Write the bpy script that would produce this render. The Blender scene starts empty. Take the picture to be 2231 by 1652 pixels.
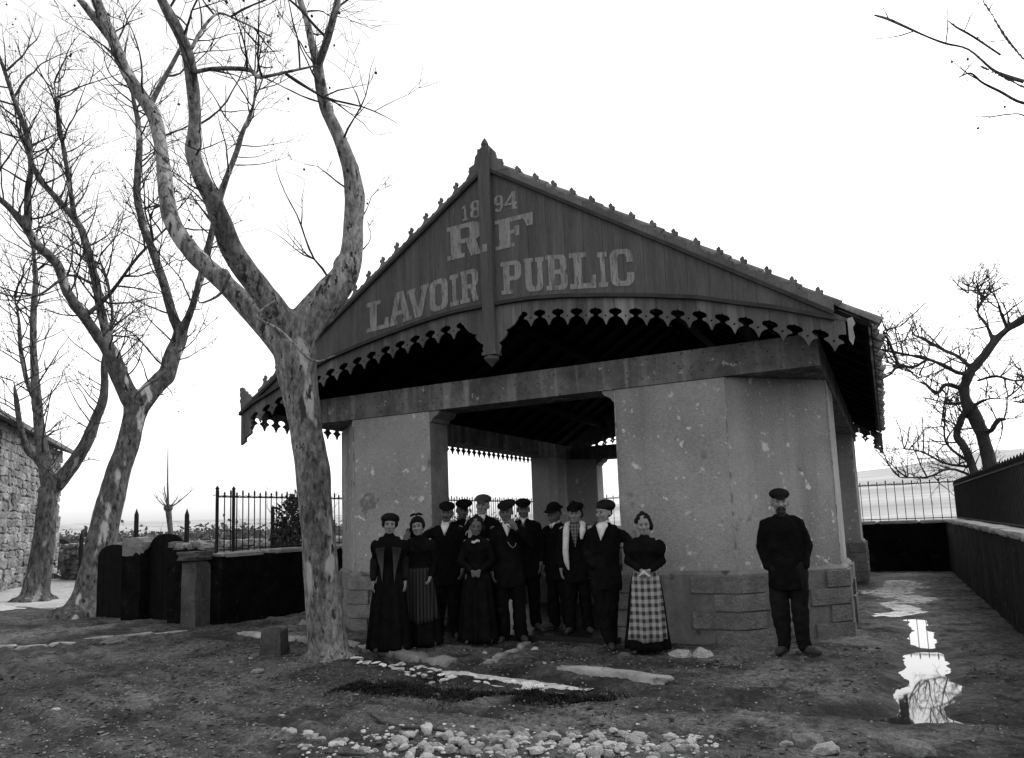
import bpy, bmesh, math, random
import numpy as np
from mathutils import Vector, Matrix, noise as mnoise
from mathutils.geometry import tessellate_polygon
random.seed(7)
scene = bpy.context.scene
COL = scene.collection
rad = math.radians

# ---------------------------------------------------------------- camera
CAM_H = 1.48
YAW, PITCH, ROLL = rad(26.503), rad(7.101), rad(-2.082)
cam_d = bpy.data.cameras.new('camera'); cam = bpy.data.objects.new('camera', cam_d); COL.objects.link(cam)
fwd = Vector((-math.sin(YAW)*math.cos(PITCH), math.cos(YAW)*math.cos(PITCH), math.sin(PITCH)))
rgt = Vector((math.cos(YAW), math.sin(YAW), 0)); upv = rgt.cross(fwd)
r2 = math.cos(ROLL)*rgt + math.sin(ROLL)*upv
u2 = -math.sin(ROLL)*rgt + math.cos(ROLL)*upv
M = Matrix((r2, u2, -fwd)).transposed().to_4x4(); M.translation = (0, 0, CAM_H)
cam.matrix_world = M
cam_d.sensor_width = 36; cam_d.lens = 1614.86/2231*36; cam_d.shift_y = 108.8/2231
cam_d.clip_start = .05; cam_d.clip_end = 6000
scene.camera = cam

# ---------------------------------------------------------------- sky, sun, exposure
SUN_AZ, SUN_EL = rad(40), rad(52)          # azimuth from +Y towards +X: behind the wash house, to the right
w = bpy.data.worlds.new('World'); scene.world = w; w.use_nodes = True
nt = w.node_tree; nt.nodes.clear()
sky = nt.nodes.new('ShaderNodeTexSky'); sky.sky_type = 'NISHITA'; sky.sun_disc = False
sky.sun_elevation = SUN_EL; sky.sun_rotation = SUN_AZ; sky.air_density = 3.0; sky.dust_density = 1.0; sky.ozone_density = 0.0
bw = nt.nodes.new('ShaderNodeRGBToBW'); bg = nt.nodes.new('ShaderNodeBackground'); wo = nt.nodes.new('ShaderNodeOutputWorld')
nt.links.new(sky.outputs[0], bw.inputs[0]); nt.links.new(bw.outputs[0], bg.inputs[0]); nt.links.new(bg.outputs[0], wo.inputs[0])
bg.inputs[1].default_value = 0.15
sl = bpy.data.lights.new('sun', 'SUN'); sl.energy = 0.8; sl.angle = rad(22); sl.color = (1, 1, 1)
so = bpy.data.objects.new('sun', sl); COL.objects.link(so)
sd = Vector((math.sin(SUN_AZ)*math.cos(SUN_EL), math.cos(SUN_AZ)*math.cos(SUN_EL), math.sin(SUN_EL)))
so.rotation_euler = sd.to_track_quat('Z', 'Y').to_euler(); so.location = (10, 10, 30)
vs = scene.view_settings; vs.view_transform = 'Standard'; vs.look = 'None'; vs.gamma = 1; vs.exposure = 0.95; vs.use_curve_mapping = False
scene.cycles.max_bounces = 5; scene.cycles.diffuse_bounces = 3; scene.cycles.volume_bounces = 1

# ---------------------------------------------------------------- materials (monochrome, as the plate is)
def mat(name, c0, c1=None, scale=4.0, detail=4.0, rough=.85, bump=0.0, bscale=30.0, stretch=(1,1,1), lo=.35, hi=.65,
        spots=None, streak=None, rand=0.0, obj=False, spec=.06, bdist=.02, fine_=(.8, 1.2), fs=9):
    m = bpy.data.materials.new(name); m.use_nodes = True; n = m.node_tree; N = n.nodes; L = n.links
    b = N['Principled BSDF']; b.inputs['Roughness'].default_value = rough
    b.inputs['Specular IOR Level'].default_value = spec
    c1 = c0 if c1 is None else c1
    if obj: co = N.new('ShaderNodeTexCoord').outputs['Object']
    else: co = N.new('ShaderNodeNewGeometry').outputs['Position']
    mp = N.new('ShaderNodeMapping'); mp.inputs['Scale'].default_value = stretch; L.new(co, mp.inputs[0])
    def noise_(s, d, r=.6):
        t = N.new('ShaderNodeTexNoise'); t.inputs['Scale'].default_value = s; t.inputs['Detail'].default_value = d
        t.inputs['Roughness'].default_value = r; L.new(mp.outputs[0], t.inputs['Vector']); return t.outputs['Fac']
    def ramp(f, a, b_, va, vb):
        r = N.new('ShaderNodeMapRange'); r.inputs[1].default_value = a; r.inputs[2].default_value = b_
        r.inputs[3].default_value = va; r.inputs[4].default_value = vb; L.new(f, r.inputs[0]); return r.outputs[0]
    def mix(f, a, b_):
        x = N.new('ShaderNodeMix'); L.new(f, x.inputs[0])
        for i, v in ((2, a), (3, b_)):
            if hasattr(v, 'links'): L.new(v, x.inputs[i])
            else: x.inputs[i].default_value = v
        return x.outputs[0]
    val = ramp(noise_(scale, detail), lo, hi, c0, c1)
    fine = noise_(scale*fs, 6, .7)
    mm = N.new('ShaderNodeMath'); mm.operation = 'MULTIPLY'; L.new(val, mm.inputs[0]); L.new(ramp(fine, .33, .67, *fine_), mm.inputs[1]); val = mm.outputs[0]
    if streak:                                    # vertical runs of damp
        mp2 = N.new('ShaderNodeMapping'); mp2.inputs['Scale'].default_value = (streak[0], streak[0], streak[0]*.08); L.new(co, mp2.inputs[0])
        t = N.new('ShaderNodeTexNoise'); t.inputs['Scale'].default_value = 1; t.inputs['Detail'].default_value = 4; L.new(mp2.outputs[0], t.inputs['Vector'])
        val = mix(ramp(t.outputs['Fac'], .52, .72, 0, streak[2]), val, streak[1])
    if spots:                                     # (scale, threshold, value)
        for (s, th, v) in spots:
            val = mix(ramp(noise_(s, 3, .55), th, th+.05, 0, 1), val, v)
    if rand:
        oi = N.new('ShaderNodeObjectInfo')
        m3 = N.new('ShaderNodeMath'); m3.operation = 'MULTIPLY'; L.new(val, m3.inputs[0]); L.new(ramp(oi.outputs['Random'], 0, 1, 1-rand, 1+rand), m3.inputs[1]); val = m3.outputs[0]
    L.new(val, b.inputs['Base Color'])
    if bump:
        bp = N.new('ShaderNodeBump'); bp.inputs['Strength'].default_value = bump; bp.inputs['Distance'].default_value = bdist
        L.new(noise_(bscale, 6, .65), bp.inputs['Height']); L.new(bp.outputs[0], b.inputs['Normal'])
    return m

MT = {}
MT['render'] = mat('roughcast', .205, .29, .9, 7, .95, .6, 42, spots=[(30, .65, .34), (4.2, .66, .5), (9, .665, .5), (2.4, .64, .14)], streak=(1.4, .12, .75), bdist=.03, fs=38, fine_=(.82, 1.18))
MT['arris'] = mat('worn_arris', .22, .34, 6, 5, .95, .4, 40, spots=[(7, .55, .15)])
MT['jamb'] = mat('smooth_render', .12, .2, 2.5, 5, .9, .2, 40, streak=(3, .3, .35))
MT['plinth'] = mat('plinth_render', .125, .18, 2, 6, .95, .5, 45, spots=[(3, .64, .06)], streak=(2, .07, .5))
MT['block'] = mat('rock_faced_stone', .14, .22, 6, 6, .95, 1.0, 30, rand=.12, bdist=.05, spots=[(26, .65, .10)])
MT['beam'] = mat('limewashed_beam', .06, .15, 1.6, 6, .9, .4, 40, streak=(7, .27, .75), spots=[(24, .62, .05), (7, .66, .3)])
MT['board'] = mat('painted_board', .062, .085, 3, 6, .8, .2, 60, stretch=(4, 4, .35), rand=.05, streak=(9, .125, .5), spots=[(14, .66, .11)])
MT['valance'] = mat('weathered_board', .068, .105, 3, 6, .8, .2, 60, stretch=(4, 4, .35), rand=.22, streak=(8, .24, .6))
MT['letter'] = mat('faded_paint', .155, .24, 5, 6, .8, .1, 60, stretch=(3, 3, .5), spots=[(9, .57, .11), (22, .6, .12)])
MT['mould'] = mat('dark_moulding', .03, .045, 5, 4, .7, .1, 40)
MT['crest'] = mat('crest_wood', .09, .13, 4, 4, .8, .1, 40, rand=.2)
MT['tile'] = mat('canal_tile', .09, .2, 3, 4, .9, .3, 30, rand=.3)
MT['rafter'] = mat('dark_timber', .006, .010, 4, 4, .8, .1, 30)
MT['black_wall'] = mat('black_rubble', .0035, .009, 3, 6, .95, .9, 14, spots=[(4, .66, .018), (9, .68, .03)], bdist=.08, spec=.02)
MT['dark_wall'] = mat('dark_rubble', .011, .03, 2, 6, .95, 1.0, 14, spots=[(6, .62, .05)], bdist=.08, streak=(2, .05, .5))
MT['coping'] = mat('stone_coping', .2, .34, 5, 5, .9, .5, 25)
MT['post'] = mat('post_stone', .045, .08, 4, 6, .95, .7, 25, spots=[(12, .66, .12)], bdist=.04)
MT['iron'] = mat('iron', .013, .020, 8, 2, .6, .05, 40)
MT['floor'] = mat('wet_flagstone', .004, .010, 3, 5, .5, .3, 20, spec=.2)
MT['basin'] = mat('basin_stone', .10, .18, 4, 5, .7, .4, 25)
MT['wood_gate'] = mat('tarred_wood', .003, .006, 5, 4, .8, .2, 30)
MT['stone'] = mat('fieldstone', .20, .42, 6, 5, .9, .6, 22, rand=.4, obj=True)
MT['wstone'] = mat('washed_stone', .42, .68, 6, 5, .8, .5, 22, rand=.25, obj=True)
MT['dstone'] = mat('mud_stone', .08, .16, 6, 5, .9, .6, 22, rand=.4, obj=True)
MT['rubble'] = mat('rubble_stone', .10, .24, 2.5, 5, .95, .8, 18, rand=.35)
MT['house'] = mat('house_stone', .12, .27, 2.0, 5, .95, .8, 12, rand=.35)
MT['mortar'] = mat('mortar', .12, .2, 3, 5, .95, .5, 25)
MT['kerb'] = mat('kerb_stone', .12, .3, 3, 5, .85, .5, 22, rand=.3)
def bark(name, a, b_, pale, dark, sc):
    m = mat(name, a, b_, 1.3*sc, 6, .95, 1.0, 26, stretch=(1, 1, .4), spots=[(3.6*sc, .60, pale), (7.0*sc, .61, dark), (17*sc, .61, dark*.8)], fs=16, fine_=(.35, 1.65), bdist=.04)
    return m
MT['bark'] = bark('plane_bark', .075, .26, .32, .04, 1)
MT['bark2'] = bark('plane_bark_far', .05, .15, .45, .03, .7)
MT['bark3'] = bark('plane_bark_farther', .06, .14, .24, .04, .7)
MT['fig'] = mat('fig_bark', .03, .06, 4, 5, .9, .5, 20)
MT['twig'] = mat('twig_bark', .025, .045, 5, 3, .9, .1, 30)
MT['leaf'] = mat('evergreen_leaf', .03, .05, 3, 3, .7, rand=.2)
MT['skin'] = mat('skin', .15, .21, 14, 4, .6, .05, 50, obj=True)
MT['skin2'] = mat('tanned_skin', .07, .105, 14, 4, .6, .05, 50, obj=True)
MT['cloth'] = mat('black_wool', .004, .0075, 7, 5, .95, .3, 60, obj=True, spec=.02)
MT['cloth2'] = mat('charcoal_wool', .008, .013, 7, 5, .95, .3, 60, obj=True, spec=.02)
MT['grey'] = mat('grey_wool', .03, .045, 9, 5, .95, .3, 60, obj=True, spec=.1)
MT['hair'] = mat('dark_hair', .006, .011, 20, 4, .7, .4, 90, stretch=(1, 1, .4), obj=True)
MT['white'] = mat('white_linen', .38, .55, 9, 5, .9, .3, 40, obj=True)
MT['eye'] = mat('eye', .012, .02, 9, 2, .5, obj=True)
MT['feature'] = mat('dark_whisker', .02, .03, 9, 2, .5, obj=True)
MT['lip'] = mat('lip', .09, .11, 9, 2, .5, obj=True)
MT['leather'] = mat('muddy_leather', .03, .05, 12, 4, .7, .3, 40, obj=True)
MT['clod'] = mat('mud_clod', .02, .13, 2.2, 6, .95, .4, 40, lo=.36, hi=.64)
MT['weed'] = mat('dark_weed', .006, .018, 6, 3, .9)

def plaid(name, lightv, darkv, n, striped=False):
    m = bpy.data.materials.new(name); m.use_nodes = True; N = m.node_tree.nodes; L = m.node_tree.links; b = N['Principled BSDF']
    b.inputs['Roughness'].default_value = .95; b.inputs['Specular IOR Level'].default_value = .1
    co = N.new('ShaderNodeTexCoord').outputs['Object']; sp = N.new('ShaderNodeSeparateXYZ'); L.new(co, sp.inputs[0])
    def band(o, k, ph):
        a = N.new('ShaderNodeMath'); a.operation = 'MULTIPLY_ADD'; a.inputs[1].default_value = k; a.inputs[2].default_value = ph; L.new(o, a.inputs[0])
        f = N.new('ShaderNodeMath'); f.operation = 'SINE'; L.new(a.outputs[0], f.inputs[0])
        r = N.new('ShaderNodeMapRange'); r.inputs[1].default_value = -.35; r.inputs[2].default_value = .35; L.new(f.outputs[0], r.inputs[0]); return r.outputs[0]
    v = band(sp.outputs['X'], n, .4)
    if not striped:
        h = band(sp.outputs['Z'], n*.85, 1.0); ad = N.new('ShaderNodeMath'); ad.operation = 'ADD'; L.new(v, ad.inputs[0]); L.new(h, ad.inputs[1])
        dv = N.new('ShaderNodeMath'); dv.operation = 'MULTIPLY'; dv.inputs[1].default_value = .5; L.new(ad.outputs[0], dv.inputs[0]); v = dv.outputs[0]
    r = N.new('ShaderNodeMapRange'); r.inputs[3].default_value = darkv; r.inputs[4].default_value = lightv; L.new(v, r.inputs[0])
    L.new(r.outputs[0], b.inputs['Base Color']); return m
MT['plaid'] = plaid('plaid_cotton', .27, .03, 92)
MT['plaidshirt'] = plaid('plaid_shirt', .13, .03, 170)
MT['stripe'] = plaid('striped_apron', .026, .009, 150, True)
mw = bpy.data.materials.new('still_water'); mw.use_nodes = True
_b = mw.node_tree.nodes['Principled BSDF']; _b.inputs['Base Color'].default_value = (.02, .02, .02, 1); _b.inputs['Roughness'].default_value = .03
_b.inputs['IOR'].default_value = 1.33; _b.inputs['Specular IOR Level'].default_value = 1.0
MT['water'] = mw
MT['whitish'] = mat('whitish_water', .5, .8, 5, 4, .12, .05, 20, spec=.6, spots=[(9, .56, .12)])  # whitish patchy base colour, used on some of the puddles

# ---------------------------------------------------------------- mesh helpers
class MB:
    def __init__(s): s.v = []; s.f = []
    def add(s, vs_, fs_):
        o = len(s.v); s.v += [tuple(p) for p in vs_]; s.f += [tuple(i+o for i in f) for f in fs_]; return s
    def box(s, x0, x1, y0, y1, z0, z1):
        return s.add([(x0,y0,z0),(x1,y0,z0),(x1,y1,z0),(x0,y1,z0),(x0,y0,z1),(x1,y0,z1),(x1,y1,z1),(x0,y1,z1)],
                     [(0,3,2,1),(4,5,6,7),(0,1,5,4),(1,2,6,5),(2,3,7,6),(3,0,4,7)])
    def poly(s, loops, fn, w0, w1):
        """extrude a 2-D outline (first loop) with holes; fn(u,v,w) -> xyz"""
        flat = [p for l in loops for p in l]; n = len(flat)
        tris = tessellate_polygon([[Vector((p[0], p[1], 0)) for p in l] for l in loops])
        vs_ = [fn(p[0], p[1], w0) for p in flat] + [fn(p[0], p[1], w1) for p in flat]; fs_ = []
        for t in tris:
            a, b_, c = [flat[i] for i in t]
            if (b_[0]-a[0])*(c[1]-a[1])-(b_[1]-a[1])*(c[0]-a[0]) < 0: t = (t[0], t[2], t[1])
            fs_.append(tuple(t)); fs_.append((t[2]+n, t[1]+n, t[0]+n))
        o = 0
        for l in loops:
            k = len(l)
            for i in range(k): j = (i+1) % k; fs_.append((o+i, o+i+n, o+j+n, o+j))
            o += k
        return s.add(vs_, fs_)
    def tube(s, pts, rr, seg=8, lump=0.0, seed=0, cap=True):
        P = [Vector(p) for p in pts]; n = len(P); rings = []; ref = None
        for i in range(n):
            t = (P[min(i+1, n-1)]-P[max(i-1, 0)]); t = t.normalized() if t.length > 1e-9 else Vector((0,0,1))
            if ref is None: ref = Vector((0,1,0)) if abs(t.y) < .9 else Vector((1,0,0))
            a = (ref - t*ref.dot(t)).normalized(); ref = a; b_ = t.cross(a)
            for k in range(seg):
                an = 2*math.pi*k/seg; d = a*math.cos(an)+b_*math.sin(an); r = rr[i]
                if lump:
                    q = P[i]+d*r
                    r *= 1+lump*(mnoise.noise(q*2.1+Vector((seed,0,0)))+.5*mnoise.noise(q*5.3+Vector((0,seed,0))))
                rings.append(P[i]+d*r)
        fs_ = [(i*seg+k, i*seg+(k+1)%seg, (i+1)*seg+(k+1)%seg, (i+1)*seg+k) for i in range(n-1) for k in range(seg)]
        if cap: fs_ += [tuple(reversed(range(seg))), tuple((n-1)*seg+k for k in range(seg))]
        return s.add(rings, fs_)
    def ell(s, c, r, ax=None, seg=12, ring=8):
        c = Vector(c); ax = ax or (Vector((1,0,0)), Vector((0,1,0)), Vector((0,0,1))); vs_ = [c+ax[2]*r[2]]
        for i in range(1, ring):
            th = math.pi*i/ring
            for k in range(seg):
                ph = 2*math.pi*k/seg
                vs_.append(c+ax[0]*(r[0]*math.sin(th)*math.cos(ph))+ax[1]*(r[1]*math.sin(th)*math.sin(ph))+ax[2]*(r[2]*math.cos(th)))
        vs_.append(c-ax[2]*r[2]); fs_ = []
        for k in range(seg): fs_.append((0, 1+k, 1+(k+1)%seg))
        for i in range(ring-2):
            for k in range(seg): a = 1+i*seg; fs_.append((a+k, a+seg+k, a+seg+(k+1)%seg, a+(k+1)%seg))
        e = len(vs_)-1; a = 1+(ring-2)*seg
        for k in range(seg): fs_.append((a+k, e, a+(k+1)%seg))
        return s.add(vs_, fs_)
    def cap(s, p0, r0, p1, r1, seg=12):
        p0 = Vector(p0); p1 = Vector(p1); d = (p1-p0).normalized()
        pts = [p0-d*r0*.98, p0-d*r0*.7, p0-d*r0*.3, p0, p1, p1+d*r1*.3, p1+d*r1*.7, p1+d*r1*.98]
        return s.tube(pts, [r0*.2, r0*.71, r0*.95, r0, r1, r1*.95, r1*.71, r1*.2], seg)
    def loft(s, rings, c, wx=1.0, seg=24):
        vs_ = [(c[0]+rx*wx*math.cos(2*math.pi*k/seg), c[1]+ry*math.sin(2*math.pi*k/seg), z) for (z, rx, ry) in rings for k in range(seg)]
        n = len(rings); fs_ = [(i*seg+k, i*seg+(k+1) % seg, (i+1)*seg+(k+1) % seg, (i+1)*seg+k) for i in range(n-1) for k in range(seg)]
        fs_ += [tuple(reversed(range(seg))), tuple((n-1)*seg+k for k in range(seg))]
        return s.add(vs_, fs_)
    def xform(s, m): s.v = [tuple(m @ Vector(p)) for p in s.v]; return s
    def mesh(s, name, material, smooth=False):
        me = bpy.data.meshes.new(name); me.from_pydata(s.v, [], s.f)
        me.materials.append(MT[material] if isinstance(material, str) else material)
        if smooth: me.polygons.foreach_set('use_smooth', [True]*len(me.polygons))
        me.update(); return me
    def build(s, name, material, parent=None, smooth=False):
        return link(name, s.mesh(name, material, smooth), parent)
def link(name, me, parent=None, loc=None, rot=None, scl=None):
    o = bpy.data.objects.new(name, me); COL.objects.link(o)
    if parent: o.parent = parent
    if loc is not None: o.location = loc
    if rot is not None: o.rotation_euler = rot
    if scl is not None: o.scale = scl
    return o
def tag(o, label=None, cat=None, group=None, kind=None):
    if label: o['label'] = label
    if cat: o['category'] = cat
    if group: o['group'] = group
    if kind: o['kind'] = kind
    return o
def thing(name, label, cat, loc=(0,0,0), rz=0, group=None):
    o = link(name, None, None, loc, (0,0,rz)); o.empty_display_size = .2
    return tag(o, label, cat, group)
def interp(x, tab): return float(np.interp(x, [t[0] for t in tab], [t[1] for t in tab]))

# ---------------------------------------------------------------- ground relief
_rs = np.random.RandomState(3); _perm = _rs.rand(256, 256)
def vnoise(x, y, s):
    x = np.asarray(x)*s; y = np.asarray(y)*s; xi = np.floor(x).astype(int); yi = np.floor(y).astype(int); fx = x-xi; fy = y-yi
    fx = fx*fx*(3-2*fx); fy = fy*fy*(3-2*fy); g = lambda a, b_: _perm[a & 255, b_ & 255]
    return ((g(xi,yi)*(1-fx)+g(xi+1,yi)*fx)*(1-fy)+(g(xi,yi+1)*(1-fx)+g(xi+1,yi+1)*fx)*fy)*2-1
def pl_dist(x, y, pts):
    d = np.full(np.shape(x), 1e9)
    for (a, b_) in zip(pts[:-1], pts[1:]):
        ax, ay = a; bx, by = b_; dx, dy = bx-ax, by-ay; t = np.clip(((x-ax)*dx+(y-ay)*dy)/(dx*dx+dy*dy), 0, 1)
        d = np.minimum(d, np.hypot(x-ax-t*dx, y-ay-t*dy))
    return d
GUTTER = [(-10.9,6.35),(-8.9,7.75),(-7.14,7.6),(-6.0,7.35),(-4.1,6.7),(-2.74,6.45),(-1.85,6.3),(-.87,6.12),(.06,6.16),(2.5,6.4)]
BRANCH = [(-4.2,9.4),(-4.18,8.4),(-4.05,6.75)]
RUTS = [[(-12,6.6),(-9.2,5.2),(-5.7,4.1),(-3.2,3.5),(-.5,3.3)], [(-12,7.3),(-9.2,5.9),(-5.7,4.75),(-3.0,4.2),(0,4.3)], [(-12,5.6),(-7.6,4.0),(-5.0,3.2),(-2,2.6)],
        [(-8,5.9),(-5.0,5.35),(-2.4,5.2),(1.5,5.4)]]
RUTS += [[(x, y+o) for x, y in r] for r, o in ((RUTS[0], .27), (RUTS[1], .25), (RUTS[2], .24), (RUTS[0], -.45))]
#        polyline, half width, level
PUDDLES = [([(.10,6.33),(.17,7.2),(.20,7.9),(.24,8.9)], .30, -.035),
           ([(.24,9.4),(.22,10.4),(.22,11.6)], .17, -.045),
           ([(-.2,12.3),(.2,12.8),(-.1,13.8),(.25,14.3),(.0,15.5)], .42, -.075),
           ([(-.5,15.6),(.2,16.8),(.1,18.2)], .45, -.105),
           ([(-4.15,6.7),(-3.9,6.66),(-3.5,6.62),(-3.0,6.5),(-2.7,6.4)], .12, -.045),
           ([(-5.35,6.95),(-4.9,6.75),(-4.5,6.55),(-4.1,6.34)], .19, -.040),
           ([(-3.6,6.3),(-3.1,6.22),(-2.6,6.15)], .06, -.036),
           ([(-.6,6.08),(-.1,6.1)], .09, -.04),
           ([(-16.2,10.3),(-15.0,9.75),(-14.4,9.3)], .42, -.035)]
def slope(y): return -.10*np.clip((np.asarray(y, float)-9)/12, 0, 1)
def gh(x, y):
    x = np.asarray(x, float); y = np.asarray(y, float)
    near = np.clip(1-(np.hypot(x+5, y-9)-26)/12, 0, 1)
    z = slope(y)
    z = z+near*(.014*vnoise(x, y, .6)+.010*vnoise(x+7, y, 2.3)+.009*vnoise(x, y+3, 5.3)+.013*vnoise(x+1, y, 11.)+.009*vnoise(x+1, y+2, 21.))
    d = pl_dist(x, y, GUTTER); z = z-.055*np.exp(-(d/.13)**2)+.02*np.exp(-((d-.33)/.14)**2)*(.6+.4*vnoise(x, y, 3))
    d = pl_dist(x, y, BRANCH); z = z-.04*np.exp(-(d/.10)**2)
    for r in RUTS:
        d = pl_dist(x, y, r)+.03*vnoise(x, y, 1.7); z = z-.026*np.exp(-(d/.07)**2)+.010*np.exp(-((d-.15)/.06)**2)*(.5+.8*np.abs(vnoise(x, y, 5.)))
    for pts, hw, lv in PUDDLES:
        d = pl_dist(x, y, pts)+hw*.30*vnoise(x, y, 2.3)+hw*.12*vnoise(x, y, 6.)
        t = np.clip(1.25-d/hw, 0, 1)
        k = t*t*(3-2*t)
        base = lv+.03
        z = z*(1-k)+k*(lv-.014+.013*vnoise(x, y, 8)*(hw < .28)+.018*vnoise(x, y, 6)*(hw > .35))+0*base
    far = np.hypot(x+5, y-12)                        # the land rises gently to the left and beyond
    z = z+np.clip((far-45)/200, 0, 1)*2.2
    return z
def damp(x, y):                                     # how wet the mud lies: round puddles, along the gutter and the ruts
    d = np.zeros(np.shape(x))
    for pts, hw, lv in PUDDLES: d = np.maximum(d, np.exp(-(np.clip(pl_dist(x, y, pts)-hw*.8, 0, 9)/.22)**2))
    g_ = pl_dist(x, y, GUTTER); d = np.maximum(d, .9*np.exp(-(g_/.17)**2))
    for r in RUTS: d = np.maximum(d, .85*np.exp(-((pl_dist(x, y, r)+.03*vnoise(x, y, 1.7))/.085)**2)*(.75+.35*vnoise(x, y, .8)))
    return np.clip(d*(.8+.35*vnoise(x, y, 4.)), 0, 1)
def gz(x, y): return float(gh(np.array([x]), np.array([y]))[0])
# ---------------------------------------------------------------- ground, fields, water
def axis(lo, hi, step, far, n):
    a = np.arange(lo, hi+step/2, step); g = np.geomspace(.15, far, n)
    return np.concatenate([lo-g[::-1], a, hi+g])
xs = axis(-14.0, 2.0, .036, 2500, 46); ys = np.concatenate([-np.geomspace(.2, 60, 14)[::-1]+2.6, np.arange(2.6, 10.4, .033), np.arange(10.4, 21.5, .07), 21.5+np.geomspace(.15, 2500, 46)])
X, Y = np.meshgrid(xs, ys); Z = gh(X, Y); nx, ny = len(xs), len(ys)
co = np.stack([X.ravel(), Y.ravel(), Z.ravel()], 1)
i = np.arange((ny-1)*(nx-1)); r_ = i//(nx-1); c_ = i % (nx-1); a_ = r_*nx+c_
quads = np.stack([a_, a_+1, a_+nx+1, a_+nx], 1)
me = bpy.data.meshes.new('ground'); me.vertices.add(len(co)); me.vertices.foreach_set('co', co.ravel()); nq = len(quads)
me.loops.add(nq*4); me.loops.foreach_set('vertex_index', quads.ravel().astype(np.int32)); me.polygons.add(nq)
me.polygons.foreach_set('loop_start', np.arange(nq, dtype=np.int32)*4); me.polygons.foreach_set('use_smooth', np.ones(nq, bool)); me.update(calc_edges=True)
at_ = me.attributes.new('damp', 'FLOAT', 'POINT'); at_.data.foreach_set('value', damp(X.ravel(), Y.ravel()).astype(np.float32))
def ground_mat():
    m = bpy.data.materials.new('mud_and_field'); m.use_nodes = True; N = m.node_tree.nodes; L = m.node_tree.links; b = N['Principled BSDF']
    g = N.new('ShaderNodeNewGeometry').outputs['Position']; sp = N.new('ShaderNodeSeparateXYZ'); L.new(g, sp.inputs[0])
    def nz(s, d=5, r=.6, vec=None):
        t = N.new('ShaderNodeTexNoise'); t.inputs['Scale'].default_value = s; t.inputs['Detail'].default_value = d; t.inputs['Roughness'].default_value = r
        L.new(vec or g, t.inputs['Vector']); return t.outputs['Fac']
    def rm(f, a, c, va, vb):
        r = N.new('ShaderNodeMapRange'); r.inputs[1].default_value = a; r.inputs[2].default_value = c; r.inputs[3].default_value = va; r.inputs[4].default_value = vb; L.new(f, r.inputs[0]); return r.outputs[0]
    def op(o, a, c):
        q = N.new('ShaderNodeMath'); q.operation = o
        for k, v in enumerate((a, c)):
            if hasattr(v, 'links'): L.new(v, q.inputs[k])
            else: q.inputs[k].default_value = v
        return q.outputs[0]
    def mx(f, a, c):
        q = N.new('ShaderNodeMix'); L.new(f, q.inputs[0])
        for k, v in ((2, a), (3, c)):
            if hasattr(v, 'links'): L.new(v, q.inputs[k])
            else: q.inputs[k].default_value = v
        return q.outputs[0]
    mud = op('MULTIPLY', rm(nz(.7, 6), .34, .66, .028, .14), rm(nz(15, 7, .85), .36, .64, .15, 1.9))
    mud = mx(rm(nz(42, 3), .61, .66, 0, .75), mud, .20)           # grit and small pebbles
    mud = mx(rm(nz(1.5, 7, .74), .49, .60, 0, .88), mud, .016)            # damp
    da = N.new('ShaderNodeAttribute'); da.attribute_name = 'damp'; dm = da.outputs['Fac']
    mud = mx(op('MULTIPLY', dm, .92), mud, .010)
    mp = N.new('ShaderNodeMapping'); mp.inputs['Scale'].default_value = (.05, .4, 1); L.new(g, mp.inputs[0])
    field = op('MULTIPLY', rm(nz(1, 6, .65, mp.outputs[0]), .3, .7, .22, .46), rm(nz(3, 6, .7), .3, .7, .75, 1.2))
    # the yard and street are mud; beyond the walls lie winter fields
    back = rm(op('ADD', sp.outputs['Y'], rm(nz(.6), 0, 1, -.6, .6)), 21.2, 22.0, 0, 1)
    side = rm(op('ADD', sp.outputs['X'], rm(nz(.4), 0, 1, -1.2, 1.2)), -15.5, -17.5, 0, 1)
    sy = rm(sp.outputs['Y'], 10.0, 11.2, 0, 1)
    f = op('MAXIMUM', back, op('MULTIPLY', side, sy))
    yd = rm(op('ADD', sp.outputs['X'], 0), -9.9, -10.3, 0, 1)
    f = op('MAXIMUM', f, op('MULTIPLY', op('MULTIPLY', yd, rm(sp.outputs['Y'], 10.5, 11.5, 0, 1)), .8))
    L.new(mx(f, mud, field), b.inputs['Base Color'])
    L.new(mx(dm, rm(nz(2.3, 5), .42, .62, .95, .6), .38), b.inputs['Roughness']); b.inputs['Specular IOR Level'].default_value = .15
    bp = N.new('ShaderNodeBump'); bp.inputs['Strength'].default_value = 1.0; bp.inputs['Distance'].default_value = .06
    L.new(op('ADD', op('MULTIPLY', nz(32, 6, .7), .6), nz(9, 5)), bp.inputs['Height']); L.new(bp.outputs[0], b.inputs['Normal'])
    return m
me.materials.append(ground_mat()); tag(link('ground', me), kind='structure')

def hill(name, fn, x0, x1, y0, y1, n=90):
    g = MB(); xs_ = np.linspace(x0, x1, n); ys_ = np.linspace(y0, y1, n)
    XX, YY = np.meshgrid(xs_, ys_); ZZ = fn(XX, YY)
    g.v = list(zip(XX.ravel().tolist(), YY.ravel().tolist(), ZZ.ravel().tolist()))
    g.f = [(j*n+k, j*n+k+1, (j+1)*n+k+1, (j+1)*n+k) for j in range(n-1) for k in range(n-1)]
    return tag(g.build(name, 'hillside', None, True), kind='structure')
MT['hillside'] = mat('pale_hillside', .26, .44, .035, 8, .95, 0, 1, stretch=(.35, 1.6, 1), spots=[(.07, .63, .16), (.25, .69, .1)])
hill('hillside', lambda x, y: -1.5+26*np.clip((y-60)/330, 0, 1)**.85*np.clip((x+150)/190, 0, 1)**.7+1.2*vnoise(x, y, .02), -150, 260, 60, 420)
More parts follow.
